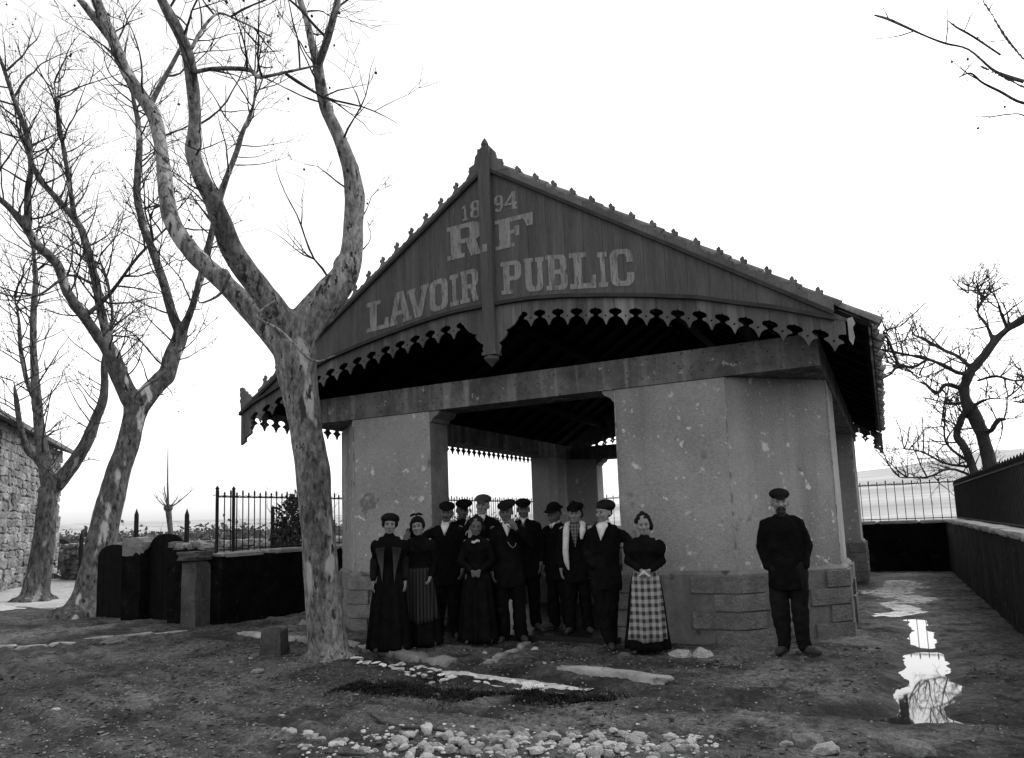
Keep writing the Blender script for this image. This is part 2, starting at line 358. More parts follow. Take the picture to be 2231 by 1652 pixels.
hill('far_hills', lambda x, y: 1+15*np.clip((-x-150)/380, 0, 1)*(.75+.25*vnoise(x, y, .006))+1.0*vnoise(x, y, .03), -900, -120, -60, 700)
wet = MT['water']
for k, (pts, hw, lv) in enumerate(PUDDLES):
    m = MB(); P = [Vector((p[0], p[1], 0)) for p in pts]; L_, R_ = [], []
    d0 = (P[1]-P[0]).normalized(); d1 = (P[-1]-P[-2]).normalized(); P = [P[0]-d0*hw*1.25]+P+[P[-1]+d1*hw*1.25]
    for j, p in enumerate(P):
        t = (P[min(j+1, len(P)-1)]-P[max(j-1, 0)]).normalized(); n = Vector((-t.y, t.x, 0)); L_.append(p+n*hw*1.35); R_.append(p-n*hw*1.35)
    m.v = [(p.x, p.y, lv) for p in L_+R_]; n = len(P); m.f = [(j, j+n, j+n+1, j+1) for j in range(n-1)]
    tag(m.build('puddle', 'whitish' if k in (2, 3, 4, 6) else 'water'), kind='structure')

# ---------------------------------------------------------------- kerbs, gutter stones
def rough_box(sx, sy, sz, seed, amp=.12, sub=2):
    bm = bmesh.new(); bmesh.ops.create_cube(bm, size=1); bmesh.ops.subdivide_edges(bm, edges=bm.edges[:], cuts=sub, use_grid_fill=True)
    for v in bm.verts:
        p = v.co.copy(); q = p.normalized()*.5*1.1; p = p.lerp(q, .32)
        nn = mnoise.noise_vector(v.co*2.3+Vector((seed*3.7, seed, 0)))*amp
        v.co = Vector(((p.x+nn.x)*sx, (p.y+nn.y)*sy, (p.z+nn.z)*sz))
    m = MB(); bm.verts.ensure_lookup_table(); m.v = [tuple(v.co) for v in bm.verts]; m.f = [tuple(v.index for v in f.verts) for f in bm.faces]; bm.free(); return m
def kerb_run(name, label, pts, ln, wd, ht, zoff, mt='kerb', seed=0, gap=.02):
    t = thing(name, label, 'kerb', (pts[0][0], pts[0][1], 0)); k = 0
    ms = [rough_box(1, 1, 1, seed+j, .17, 4).mesh('kerb_stone', mt, True) for j in range(4)]
    for (a, b_) in zip(pts[:-1], pts[1:]):
        a = Vector(a); b_ = Vector(b_); L_ = (b_-a).length; n = max(1, round(L_/ln)); d = (b_-a)/n; an = math.atan2(d.y, d.x)
        for j in range(n):
            c = a+d*(j+.5); s = random.uniform(.85, 1.15)
            link('kerb_stone', ms[k % 4], t, (c.x-pts[0][0]+random.uniform(-.02,.02), c.y-pts[0][1]+random.uniform(-.02,.02), gz(c.x, c.y)+zoff+random.uniform(-.012,.012)),
                 (random.uniform(-.05,.05), random.uniform(-.04,.04), an+random.uniform(-.05,.05)), (d.length-gap, wd*s, ht)); k += 1
    return t
kerb_run('gutter_kerb', 'low stone edging of the gutter at the wash house threshold', [(-8.5,7.98),(-7.2,7.86),(-6.05,7.65),(-5.2,7.28),(-4.25,6.98)], .55, .19, .15, -.035, seed=1)
kerb_run('gutter_kerb', 'three long pale kerb stones edging the gutter right of the drain', [(-3.05,6.92),(-2.55,6.86),(-1.9,6.66)], .52, .13, .13, -.012, 'coping', seed=5, gap=.01)
kerb_run('drain_kerb', 'short stone edging along the drain out of the wash house', [(-4.05,8.35),(-3.92,7.0)], .34, .10, .10, -.02, seed=9)
kerb_run('road_kerb', 'thin pale kerb line running left from the dark gate post', [(-9.55,8.05),(-10.2,7.25),(-11.0,6.35),(-12.2,5.4)], .42, .07, .08, -.012, 'coping', seed=13)
# ---------------------------------------------------------------- the wash house
XC = -4.335; YF, YB = 8.84, 19.56; GF, GB = 8.2, 20.2; YM = (YF+YB)/2; HWX = 3.78; GHW = 4.38
house = thing('wash_house', 'open stone wash house with lettered timber gable and chamfered plastered piers', 'wash house', (XC, YM, 0))
OFF = Vector((-XC, -YM, 0))
def hb(mb, name, material, parent=None, smooth=False):      # build in world coordinates, hang under the house
    mb.v = [(p[0]-XC, p[1]-YM, p[2]) for p in mb.v]
    return mb.build(name, material, parent or house, smooth)
def offset_poly(P, d):
    n = len(P); out = []
    area = sum(P[k][0]*P[(k+1) % n][1]-P[(k+1) % n][0]*P[k][1] for k in range(n)); sg = 1 if area > 0 else -1
    for k in range(n):
        a, b_, c = Vector(P[k-1]), Vector(P[k]), Vector(P[(k+1) % n])
        e1 = (b_-a).normalized(); e2 = (c-b_).normalized(); n1 = Vector((e1.y, -e1.x))*sg; n2 = Vector((e2.y, -e2.x))*sg
        m = (n1+n2); m = m/max(m.length_squared, .3)*2 if m.length > .1 else n1
        out.append(tuple(b_+m*d))
    return out
# plan of each corner pier, right half (x measured from the axis); fr: front piers are wide, the back openings wider
FP = [(1.385,8.84),(2.74,8.84),(HWX,9.84),(HWX,11.15),(3.28,11.15),(3.28,10.05),(2.58,9.32),(1.385,9.32)]
BP = [(HWX,17.3),(HWX,18.56),(2.78,19.56),(2.65,19.56),(2.65,19.08),(3.28,18.45),(3.28,17.3)]
ZB, ZT = 3.085, 3.455
def pier(plan, sx, front):
    P = [(XC+sx*p[0], p[1]) for p in plan]
    if sx < 0: P = P[::-1]
    m = MB(); m.poly([P], lambda u, v, w: (u, v, w), 3.08, .74); body = hb(m, 'pier', 'render')
    Q = offset_poly(P, .055); Q2 = offset_poly(P, .012); n = len(Q)
    m = MB(); m.v = [(p[0], p[1], -.3) for p in Q]+[(p[0], p[1], .785) for p in Q]+[(p[0], p[1], .83) for p in Q2]
    m.f = [(k, (k+1) % n, n+(k+1) % n, n+k) for k in range(n)]+[(n+k, n+(k+1) % n, 2*n+(k+1) % n, 2*n+k) for k in range(n)]
    pl = hb(m, 'plinth', 'plinth')
    for (px, py) in P:                                       # worn lime arris on the outer edges
        if py < 9.9 and abs(px-XC) > 1.0 and not (py > 9.0 and abs(px-XC) < 3.5) or py > 18.5 and abs(px-XC) > 3.6:
            m = MB(); m.tube([(px, py, .835+k_*.28) for k_ in range(9)], [.007+.006*random.random() for _ in range(9)], 6); hb(m, 'worn_arris', 'arris', body)
    # rock-faced quoins on the outer edges, long and short by turns
    C_ = [(p[0], p[1]) for p in Q]; corners = [k for k in range(n) if True]
    def outer(pt): return pt[1] < 9.0 or abs(pt[0]-XC) > HWX-.3 or pt[1] > 19.4
    for k in range(n):
        V = Vector(Q[k]); A = Vector(Q[k-1]); B = Vector(Q[(k+1) % n])
        if not outer(V): continue
        e1 = (A-V).normalized(); e2 = (B-V).normalized(); l1 = (A-V).length; l2 = (B-V).length
        if l1 < .3 or l2 < .3: continue
        n1 = Vector((e1.y, -e1.x)); n2 = Vector((-e2.y, e2.x))
        cen = sum((Vector(q) for q in Q), Vector((0, 0)))/n
        if n1.dot(V-cen) < 0: n1 = -n1
        if n2.dot(V-cen) < 0: n2 = -n2
        o = .034; ms = n1+n2; ms = ms/max(ms.length_squared, .4)*2
        for c in range(4):
            z0 = -.02+c*.2; z1 = z0+.184; long1 = (c+k) % 2 == 0
            w1 = min(.52 if long1 else .3, l1*.46); w2 = min(.3 if long1 else .52, l2*.46)
            w1 *= random.uniform(.92, 1.08); w2 *= random.uniform(.92, 1.08); oo = o*random.uniform(.8, 1.25)
            L_ = [tuple(V+e1*w1-n1*.01), tuple(V+e1*w1+n1*oo), tuple(V+ms*oo), tuple(V+e2*w2+n2*oo), tuple(V+e2*w2-n2*.01), tuple(V-ms*.02)]
            ar = sum(L_[q][0]*L_[(q+1) % 6][1]-L_[(q+1) % 6][0]*L_[q][1] for q in range(6))
            if ar < 0: L_ = L_[::-1]
            m = MB(); m.poly([L_], lambda u, v, w: (u, v, w), z1, z0)
            hb(m, 'quoin_block', 'block', pl)
    return body
for sx in (1, -1):
    pier(FP, sx, True); pier(BP, sx, False)
# beams on the four sides (each 20 mm proud of the wall), with concave corbels in the openings
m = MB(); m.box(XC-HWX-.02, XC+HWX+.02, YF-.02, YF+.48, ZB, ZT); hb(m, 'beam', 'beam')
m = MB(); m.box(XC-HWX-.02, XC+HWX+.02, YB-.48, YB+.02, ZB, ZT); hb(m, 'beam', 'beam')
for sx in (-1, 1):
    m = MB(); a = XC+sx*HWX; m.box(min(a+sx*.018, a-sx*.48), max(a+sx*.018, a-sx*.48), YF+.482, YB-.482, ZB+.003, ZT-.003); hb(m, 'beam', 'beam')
def corbel(x, sx, y0, y1):
    pr = [(0, ZB-.004), (.17, ZB-.004), (.15, ZB-.05), (.10, ZB-.085), (.055, ZB-.105), (.03, ZB-.15), (0, ZB-.165)]
    m = MB(); m.poly([[(x+sx*p[0], p[1]) for p in (pr if sx < 0 else pr[::-1])]], lambda u, v, w: (u, w, v), y0, y1); hb(m, 'corbel', 'jamb')
corbel(XC-1.385, 1, YF+.005, YF+.475); corbel(XC+1.385, -1, YF+.005, YF+.475)
corbel(XC-2.65, 1, YB-.475, YB-.005); corbel(XC+2.65, -1, YB-.475, YB-.005)
# smooth dressed jamb strip inside the front opening
for sx in (-1, 1):
    m = MB(); x = XC+sx*1.385; m.box(min(x, x-sx*.006), max(x, x-sx*.006), YF+.012, YF+.47, .83, ZB-.17); hb(m, 'jamb', 'jamb')
# floor, wash basin with sloping slabs, water
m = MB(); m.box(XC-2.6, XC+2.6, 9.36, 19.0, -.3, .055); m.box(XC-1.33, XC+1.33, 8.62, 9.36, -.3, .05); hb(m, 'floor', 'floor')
BX0, BX1, BY0, BY1 = XC-1.55, XC+1.65, 12.0, 17.2
for (x0, x1, y0, y1) in ((BX0, BX1, BY0, BY0+.16), (BX0, BX1, BY1-.16, BY1), (BX0, BX0+.16, BY0+.16, BY1-.16), (BX1-.16, BX1, BY0+.16, BY1-.16)):
    m = MB(); m.box(x0, x1, y0, y1, .05, .74); hb(m, 'basin_wall', 'basin')
for k in range(3):
    x0 = BX0+k*(BX1-BX0)/3+.01; x1 = BX0+(k+1)*(BX1-BX0)/3-.01
    m = MB(); m.poly([[(BY0-.14, .76), (BY0-.14, .70), (BY0+.42, .82), (BY0+.42, .90)]], lambda u, v, w: (w, u, v), x1, x0); hb(m, 'washing_slab', 'basin')
for k in range(5):
    y0 = BY0+.45+k*.86; 
    for (xa, xb, sx) in ((BX0-.14, BX0+.42, 1), (BX1+.14, BX1-.42, -1)):
        L_ = [(xa, .76), (xa, .70), (xb, .82), (xb, .90)]
        m = MB(); m.poly([L_ if sx > 0 else L_[::-1]], lambda u, v, w: (u, w, v), y0, y0+.84); hb(m, 'washing_slab', 'basin')
m = MB(); m.box(BX0+.17, BX1-.17, BY0+.17, BY1-.17, .3, .62); hb(m, 'basin_water', 'water')
m = MB(); m.v = [(-6.05,9.6,.059),(-5.45,9.5,.059),(-5.5,10.4,.059),(-5.85,11.2,.059),(-6.3,11.4,.059),(-6.5,10.4,.059)]; m.f = [(0,1,2,3,4,5)]; hb(m, 'wet_patch', 'water')

# ---- roof
SL = .648; ZR = 6.10
def zr(x): return ZR-SL*abs(x-XC)
ARCH = [(0,4.25),(.56,4.24),(1.03,4.19),(1.6,4.10),(2.1,4.01),(2.37,3.95),(2.62,3.90),(3.0,3.78),(3.47,3.64),(3.87,3.49),(4.12,3.40),(4.38,3.255)]
def za(x): return interp(abs(x-XC), ARCH)
th = math.atan(SL)
roof_parts = []
for sx in (1, -1):
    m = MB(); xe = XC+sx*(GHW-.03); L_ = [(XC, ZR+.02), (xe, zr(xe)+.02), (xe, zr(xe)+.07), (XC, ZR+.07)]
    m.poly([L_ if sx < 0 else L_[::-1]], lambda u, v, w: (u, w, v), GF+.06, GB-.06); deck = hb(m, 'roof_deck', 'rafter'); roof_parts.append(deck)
    for k in range(16):                                        # rafters
        y = GF+.45+k*.735; m = MB(); xa, xb = XC+sx*.06, XC+sx*(GHW-.12)
        L_ = [(xa, zr(xa)+.016), (xb, zr(xb)+.016), (xb, zr(xb)-.09), (xa, zr(xa)-.09)]
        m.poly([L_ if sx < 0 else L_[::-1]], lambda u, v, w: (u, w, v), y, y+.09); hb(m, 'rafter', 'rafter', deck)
    for d in (1.35, 2.75):                                     # purlins
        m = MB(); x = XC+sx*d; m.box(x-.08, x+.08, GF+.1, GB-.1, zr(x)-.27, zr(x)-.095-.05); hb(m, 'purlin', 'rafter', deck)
    # canal tiles: a profile tile; the eave course single parts, the rest one mass
    def tile_mesh(L, r0, r1):
        t = MB(); n = 5
        for (e, r) in ((0, r0), (L, r1)):
            for k in range(n+1): an = math.pi*k/n; t.v.append((e, r*math.cos(an), r*math.sin(an)))
            for k in range(n+1): an = math.pi*k/n; t.v.append((e, (r-.014)*math.cos(an), (r-.014)*math.sin(an)))
        q = n+1
        for k in range(n): t.f += [(k, k+1, 2*q+k+1, 2*q+k), (q+k+1, q+k, 3*q+k, 3*q+k+1), (k, q+k, q+k+1, k+1), (2*q+k, 2*q+k+1, 3*q+k+1, 3*q+k)]
        return t
    T = tile_mesh(.5, .085, .065); rows = 12; step = .43
    rot = Matrix.Rotation(th, 4, 'Y') if sx < 0 else Matrix.Rotation(math.pi, 4, 'Z') @ Matrix.Rotation(th, 4, 'Y')
    # local +x of a tile runs up the slope
    up = Vector((-sx*math.cos(th), 0, math.sin(th))); sd_ = Vector((0, 1, 0)); nn = Vector((sx*math.sin(th), 0, math.cos(th)))
    ntile = 62; ym = [GF+.02+(k+.5)*(GB-GF-.04)/ntile for k in range(ntile)]
    e0 = Vector((XC+sx*(GHW+.015), 0, zr(XC+sx*(GHW+.015))+.075))
    base_me = None; rest = MB()
    for k, y in enumerate(ym):
        for j in range(rows):
            o = e0+up*(j*step)+sd_*y+nn*(.01+.012*(j > 0)); jit = random.uniform(-.012, .012)
            M4 = Matrix((up, sd_, nn)).transposed().to_4x4(); M4.translation = o+up*jit*2+sd_*jit
            if j == 0:
                M4.translation += Vector((-XC, -YM, 0))+nn*random.uniform(-.012, .018)+up*random.uniform(-.03, .03)
                if base_me is None: base_me = T.mesh('eave_tile', 'tile', True)
                t_ = link('eave_tile', base_me, deck); t_.matrix_local = M4
            else: rest.add([M4 @ Vector(p) for p in T.v], T.f)
    for (x0_, x1_) in (((XC+sx*.02), XC+sx*(GHW+.02)),):
        pass
    tag(hb(rest, 'tiles', 'tile', deck, True), kind='stuff')
m = MB(); m.tube([(XC, GF+.04, ZR+.10), (XC, GB-.04, ZR+.10)], [.11, .11], 10); hb(m, 'ridge_tiles', 'tile', roof_parts[0], True)

# ---- gables: boards, arched moulding, fretwork valance, crest, king post
PITCH = .245
GAP = [(0,0),(.014,.04),(.02,.2),(.035,.30),(.055,.33),(.073,.29),(.086,.17),(.098,.115),(.112,.12),(.122,.22),(.135,.31),(.155,.375),(.18,.43),(.205,.475)]
def valance_outline(x0, x1, top, ztop_off=.0, dtop=.135):
    """board between two gap centres x0 < x1; 'top(x)' gives the line it hangs from"""
    p = x1-x0; L_ = []
    for (d, g) in GAP: L_.append((x0+g*p, top(x0)*(1-g)+top(x1)*g-dtop-d))
    tip = [( (x0+x1)/2-.02*p, (top(x0)+top(x1))/2-dtop-.213), ((x0+x1)/2+.02*p, (top(x0)+top(x1))/2-dtop-.213)]
    Rr = [(x1-g*p, top(x1)*(1-g)+top(x0)*g-dtop-d) for (d, g) in GAP][::-1]
    out = L_+tip+Rr+[(x1, top(x1)-ztop_off), (x0, top(x0)-ztop_off)]
    cx, cz = (x0+x1)/2, (top(x0)+top(x1))/2-dtop-.105
    hole = [(cx+.0125*math.cos(a), cz+.0125*math.sin(a)) for a in [2*math.pi*k/8 for k in range(8)]][::-1]
    return out, hole
def gable(yp, front):
    s = 1 if front else -1                                    # outward is -y for the front
    fr = MB()
    # arched moulding and rake mouldings (one frame)
    xa = [XC+GHW*(k/36-1) for k in range(73)]
    xr_end = -.20 if front else XC+GHW
    xs_ = [x for x in xa if x <= xr_end+.001]
    for (zf, t, pr) in ((za, .045, .055), (lambda x: zr(x)-.005, .05, .05)):
        outl = [(x, zf(x)-t*.5) for x in xs_]+[(x, zf(x)+t*.5) for x in xs_[::-1]]
        fr.poly([outl], lambda u, v, w: (u, w, v), yp-s*pr, yp-s*.001) if s > 0 else fr.poly([outl[::-1]], lambda u, v, w: (u, w, v), yp+pr, yp+.001)
    frame = hb(fr, 'gable_frame', 'mould')
    def ext(outl, w0, w1, holes=()):
        m_ = MB(); m_.poly([outl]+list(holes), lambda u, v, w: (u, w, v), yp-s*w0, yp-s*w1); return m_
    # vertical boards of the tympanum
    e = [XC+.085+k*PITCH for k in range(18)]
    for sx in (1, -1):
        for k in range(17):
            a, b_ = e[k]-XC+.0015, e[k+1]-XC-.0015; b_ = min(b_, 4.34)
            if front and sx > 0: b_ = min(b_, xr_end-XC)
            if b_-a < .04: continue
            L_ = [(XC+sx*a, za(XC+a)), (XC+sx*b_, za(XC+b_)), (XC+sx*b_, max(zr(XC+b_), za(XC+b_)+.01)), (XC+sx*a, zr(XC+a))]
            if sx < 0: L_ = L_[::-1]
            pr = random.uniform(0, .004); hb(ext(L_, -.025+0*pr, pr), 'gable_board', 'board', frame)
    # valance boards
    g0 = .44
    for sx in (1, -1):
        for k in range(16):
            a, b_ = g0+k*PITCH, g0+(k+1)*PITCH
            if front and sx > 0 and XC+b_ > xr_end+.03: continue
            if sx > 0: o_, h_ = valance_outline(XC+a+.0012, XC+b_-.0012, za)
            else: o_, h_ = valance_outline(XC-b_+.0012, XC-a-.0012, za)
            hb(ext(o_, -.022, -.002+random.uniform(-.002, .002), [h_]), 'valance_board', 'valance', frame)
        # bracket beside the king post
        br = [(.07,3.56),(.11,3.60),(.135,3.70),(.105,3.74),(.16,3.77),(.215,3.82),(.235,3.87),(.205,3.89),(.27,3.91),(.33,3.945),(.37,3.99),(.40,4.04),(.437,4.07),(.437,4.235),(.07,4.247)]
        L_ = [(XC+sx*p[0], p[1]) for p in br]
        if sx < 0: L_ = L_[::-1]
        hb(ext(L_, -.022, 0.002), 'valance_bracket', 'valance', frame)
        # corner pendant (the front right one has broken away)
        if front and sx > 0:
            hb(ext([(-.20,3.20),(-.17,3.14),(-.145,3.22),(-.155,3.32),(-.13,3.36),(-.15,3.43),(-.20,3.42)], -.02, .004), 'broken_board', 'coping', frame)
        else:
            cp = [(4.37,3.26),(4.37,2.78),(4.27,2.83),(4.285,2.85),(4.275,2.885),(4.20,2.925),(4.165,2.945),(4.16,2.97),(4.185,3.03),(4.13,3.065),(4.175,3.09),(4.16,3.13),(4.20,3.18),(4.20,3.30)]
            L_ = [(XC+sx*p[0], p[1]) for p in cp]
            if sx > 0: L_ = L_[::-1]
            hs = [[(XC+sx*4.30+.013*math.cos(a), z_+.013*math.sin(a)) for a in [2*math.pi*q/8 for q in range(8)]] for z_ in (3.07, 2.97)]
            hb(ext(L_, -.03, .012, hs), 'corner_pendant', 'valance', frame)
            ac = [(4.37,3.30),(4.38,3.42),(4.40,3.46),(4.375,3.50),(4.40,3.56),(4.385,3.60),(4.40,3.63),(4.385,3.665),(4.34,3.67),(4.31,3.64),(4.29,3.60),(4.25,3.60),(4.245,3.565),(4.20,3.55),(4.18,3.52),(4.14,3.50),(4.14,3.44)]
            L_ = [(XC+sx*p[0], p[1]) for p in ac]
            if sx < 0: L_ = L_[::-1]
            hb(ext(L_, -.02, .02), 'corner_crest', 'crest', frame)
        # rake crest: scalloped fascia with a fleuron on every piece
        for k in range(17):
            a, b_ = .10+k*PITCH, .10+(k+1)*PITCH
            if front and sx > 0 and XC+b_ > xr_end+.02: continue
            if b_ > 4.2: continue
            def R(u, h): x = a+(b_-a)*u; return (XC+sx*x, zr(XC+x)+h)
            L_ = [R(0.006,.02), R(.994,.02), R(.994,.115), R(.86,.10), R(.72,.105), R(.62,.125), R(.56,.15), R(.63,.165), R(.66,.20), R(.60,.205), R(.54,.19), R(.52,.22), R(.45,.225), R(.40,.20), R(.36,.195), R(.34,.165), R(.42,.15), R(.37,.125), R(.26,.105), R(.12,.10), R(.006,.115)]
            if sx < 0: L_ = L_[::-1]
            hb(ext(L_, -.02, .012), 'crest_board', 'crest', frame)
        # apex wings
        L_ = [(XC+sx*p[0], p[1]) for p in [(.05,6.10),(.11,6.04),(.30,6.02),(.24,6.10),(.25,6.17),(.17,6.2),(.15,6.30),(.10,6.36),(.05,6.42)]]
        if sx < 0: L_ = L_[::-1]
        hb(ext(L_, -.02, .015), 'apex_wing', 'crest', frame)
    m_ = MB(); m_.box(XC-.083, XC+.083, min(yp-s*.075, yp+s*.06), max(yp-s*.075, yp+s*.06), 3.62, 6.36); m_.box(XC-.10, XC+.10, min(yp-s*.09, yp+s*.07), max(yp-s*.09, yp+s*.07), 3.585, 3.625)
    kp = hb(m_, 'king_post', 'mould' if not front else 'board', frame)
    m_ = MB(); yc = yp-s*.01
    m_.tube([(XC, yc, 3.58), (XC, yc, 3.56), (XC, yc, 3.53), (XC, yc, 3.49), (XC, yc, 3.44)], [.07, .10, .095, .05, .008], 8); m_.tube([(XC, yc, 6.36), (XC, yc, 6.40), (XC, yc, 6.43), (XC, yc, 6.47), (XC, yc, 6.52)], [.06, .045, .055, .04, .01], 8)
    hb(m_, 'finial', 'board', kp)
    return frame
front_frame = gable(GF, True); gable(GB, False)
# side valances under the eaves
for sx in (-1, 1):
    x = XC+sx*4.335; m = MB(); m.box(min(x, x+sx*.02), max(x, x+sx*.02), GF+.05, GB-.05, 3.335, 3.40) ; rail = hb(m, 'eave_rail', 'mould')
    top = lambda u: 3.355
    n = 48; st = (GB-GF-.12)/n
    o_, h_ = valance_outline(-st/2+.001, st/2-.001, top, 0, .115)
    mm = MB(); mm.poly([o_, h_], lambda u, v, w: (w, u, v), -.011, .011); me_ = mm.mesh('valance_board', 'valance')
    for k in range(n): link('valance_board', me_, rail, (x-sx*.005-XC, GF+.06+(k+.5)*st-YM, 0))

# ---- painted lettering (flat print on the boards)
GL = {
'I': [[(0,0),(1,0),(1,.14),(.75,.14),(.75,.86),(1,.86),(1,1),(0,1),(0,.86),(.25,.86),(.25,.14),(0,.14)]],
'L': [[(0,0),(1,0),(1,.36),(.86,.36),(.80,.14),(.48,.14),(.48,.86),(.65,.86),(.65,1),(0,1),(0,.86),(.17,.86),(.17,.14),(0,.14)]],
'A': [[(0,0),(.37,0),(.37,.12),(.31,.12),(.35,.28),(.65,.28),(.69,.12),(.63,.12),(.63,0),(1,0),(1,.12),(.93,.12),(.66,1),(.34,1),(.07,.12),(0,.12)],[(.39,.41),(.61,.41),(.5,.80)]],
'V': [[(.34,0),(.66,0),(.93,.88),(1,.88),(1,1),(.63,1),(.63,.88),(.69,.88),(.5,.3),(.31,.88),(.37,.88),(.37,1),(0,1),(0,.88),(.07,.88)]],
'O': [[(.25,0),(.75,0),(.93,.07),(1,.18),(1,.82),(.93,.93),(.75,1),(.25,1),(.07,.93),(0,.82),(0,.18),(.07,.07)],[(.40,.15),(.60,.15),(.68,.23),(.68,.77),(.60,.85),(.40,.85),(.32,.77),(.32,.23)]],
'C': [[(.25,0),(.75,0),(.93,.07),(1,.18),(1,.36),(.70,.36),(.70,.22),(.62,.14),(.40,.14),(.32,.23),(.32,.77),(.40,.86),(.62,.86),(.70,.78),(.70,.64),(1,.64),(1,.82),(.93,.93),(.75,1),(.25,1),(.07,.93),(0,.82),(0,.18),(.07,.07)]],
'U': [[(.28,0),(.72,0),(.86,.05),(.93,.16),(.93,.87),(1,.87),(1,1),(.58,1),(.58,.87),(.67,.87),(.67,.22),(.6,.14),(.46,.14),(.39,.22),(.39,.87),(.48,.87),(.48,1),(0,1),(0,.87),(.07,.87),(.07,.16),(.14,.05)]],
'P': [[(0,0),(.56,0),(.56,.13),(.43,.13),(.43,.4),(.76,.4),(.93,.46),(1,.56),(1,.84),(.93,.94),(.76,1),(0,1),(0,.87),(.12,.87),(.12,.13),(0,.13)],[(.43,.53),(.64,.53),(.69,.59),(.69,.81),(.64,.87),(.43,.87)]],
'B': [[(0,0),(.78,0),(.93,.05),(1,.14),(1,.41),(.89,.51),(.97,.6),(.97,.87),(.9,.96),(.76,1),(0,1),(0,.87),(.12,.87),(.12,.13),(0,.13)],[(.42,.13),(.64,.13),(.69,.18),(.69,.40),(.64,.45),(.42,.45)],[(.42,.57),(.62,.57),(.67,.62),(.67,.83),(.62,.88),(.42,.88)]],
'R': [[(0,0),(.5,0),(.5,.13),(.4,.13),(.4,.42),(.55,.42),(.68,0),(1,0),(1,.13),(.93,.13),(.83,.45),(.95,.53),(.98,.62),(.98,.84),(.9,.95),(.76,1),(0,1),(0,.87),(.1,.87),(.1,.13),(0,.13)],[(.4,.55),(.61,.55),(.66,.61),(.66,.82),(.61,.87),(.4,.87)]],
'F': [[(0,0),(.5,0),(.5,.13),(.4,.13),(.4,.44),(.5,.44),(.53,.35),(.64,.35),(.64,.67),(.53,.67),(.5,.57),(.4,.57),(.4,.85),(.76,.85),(.85,.58),(1,.58),(1,1),(0,1),(0,.87),(.1,.87),(.1,.13),(0,.13)]],
'.': [[(0,0),(1,0),(1,1),(0,1)]],
'1': [[(.05,0),(.95,0),(.95,.1),(.72,.1),(.72,1),(.5,1),(.05,.85),(.05,.75),(.38,.80),(.38,.1),(.05,.1)]],
'8': [[(.3,0),(.7,0),(.93,.09),(1,.2),(1,.36),(.85,.51),(.95,.63),(.95,.82),(.85,.95),(.68,1),(.32,1),(.15,.95),(.05,.82),(.05,.63),(.15,.51),(0,.36),(0,.2),(.07,.09)],[(.42,.10),(.58,.10),(.68,.2),(.68,.36),(.58,.45),(.42,.45),(.32,.36),(.32,.2)],[(.43,.57),(.57,.57),(.65,.66),(.65,.82),(.57,.91),(.43,.91),(.35,.82),(.35,.66)]],
'9': [[(.25,0),(.6,0),(.86,.1),(1,.3),(1,.78),(.9,.93),(.7,1),(.3,1),(.1,.93),(0,.8),(0,.6),(.1,.46),(.3,.4),(.55,.4),(.66,.44),(.66,.28),(.55,.13),(.4,.11),(.3,.24),(.08,.22),(.08,.1)],[(.42,.51),(.58,.51),(.67,.6),(.67,.82),(.58,.91),(.42,.91),(.33,.82),(.33,.6)]],
'4': [[(.42,0),(1,0),(1,.1),(.86,.1),(.86,.26),(1,.26),(1,.38),(.86,.38),(.86,1),(.64,1),(0,.38),(0,.26),(.58,.26),(.58,.1),(.42,.1)],[(.2,.38),(.58,.38),(.58,.74)]],
}
ZBT = [(-6.3,4.175),(-5.9,4.20),(-5.45,4.265),(-5.1,4.31),(-4.85,4.33),(-4.6,4.345),(-4.1,4.355),(-3.7,4.325),(-3.4,4.285),(-3.05,4.24),(-2.8,4.215),(-2.42,4.165)]
def letter(ch, xl, xr, zbl, zbr, h):
    def fn(u, v, w): x = xl+(xr-xl)*u; return (x, w, zbl+(zbr-zbl)*u+h*v)
    loops = [GL[ch][0]]+[l[::-1] for l in GL[ch][1:]]
    m = MB(); m.poly(loops, fn, GF-.0075, GF-.0050); hb(m, 'painted_letter', 'letter', front_frame)
for ch, xl, xr, h in (('L',-6.31,-5.93,.425),('A',-5.93,-5.55,.45),('V',-5.61,-5.26,.42),('O',-5.25,-4.965,.43),('I',-4.93,-4.80,.425),('R',-4.775,-4.495,.435),
                      ('P',-4.165,-3.875,.43),('U',-3.84,-3.56,.435),('B',-3.535,-3.25,.45),('L',-3.22,-2.885,.455),('I',-2.855,-2.735,.435),('C',-2.70,-2.41,.455)):
    letter(ch, xl, xr, interp(xl, ZBT), interp(xr, ZBT), h)
letter('R',-4.955,-4.425,4.96,4.965,.46); letter('F',-4.225,-3.685,4.955,4.96,.40)
letter('1',-4.715,-4.62,5.46,5.465,.22); letter('8',-4.585,-4.43,5.465,5.465,.235); letter('9',-4.225,-4.095,5.465,5.465,.225); letter('4',-4.075,-3.895,5.46,5.455,.24)
m = MB(); m.box(-4.385, -4.315, GF-.0785, GF-.0755, 4.945, 5.045); hb(m, 'painted_letter', 'letter', front_frame)
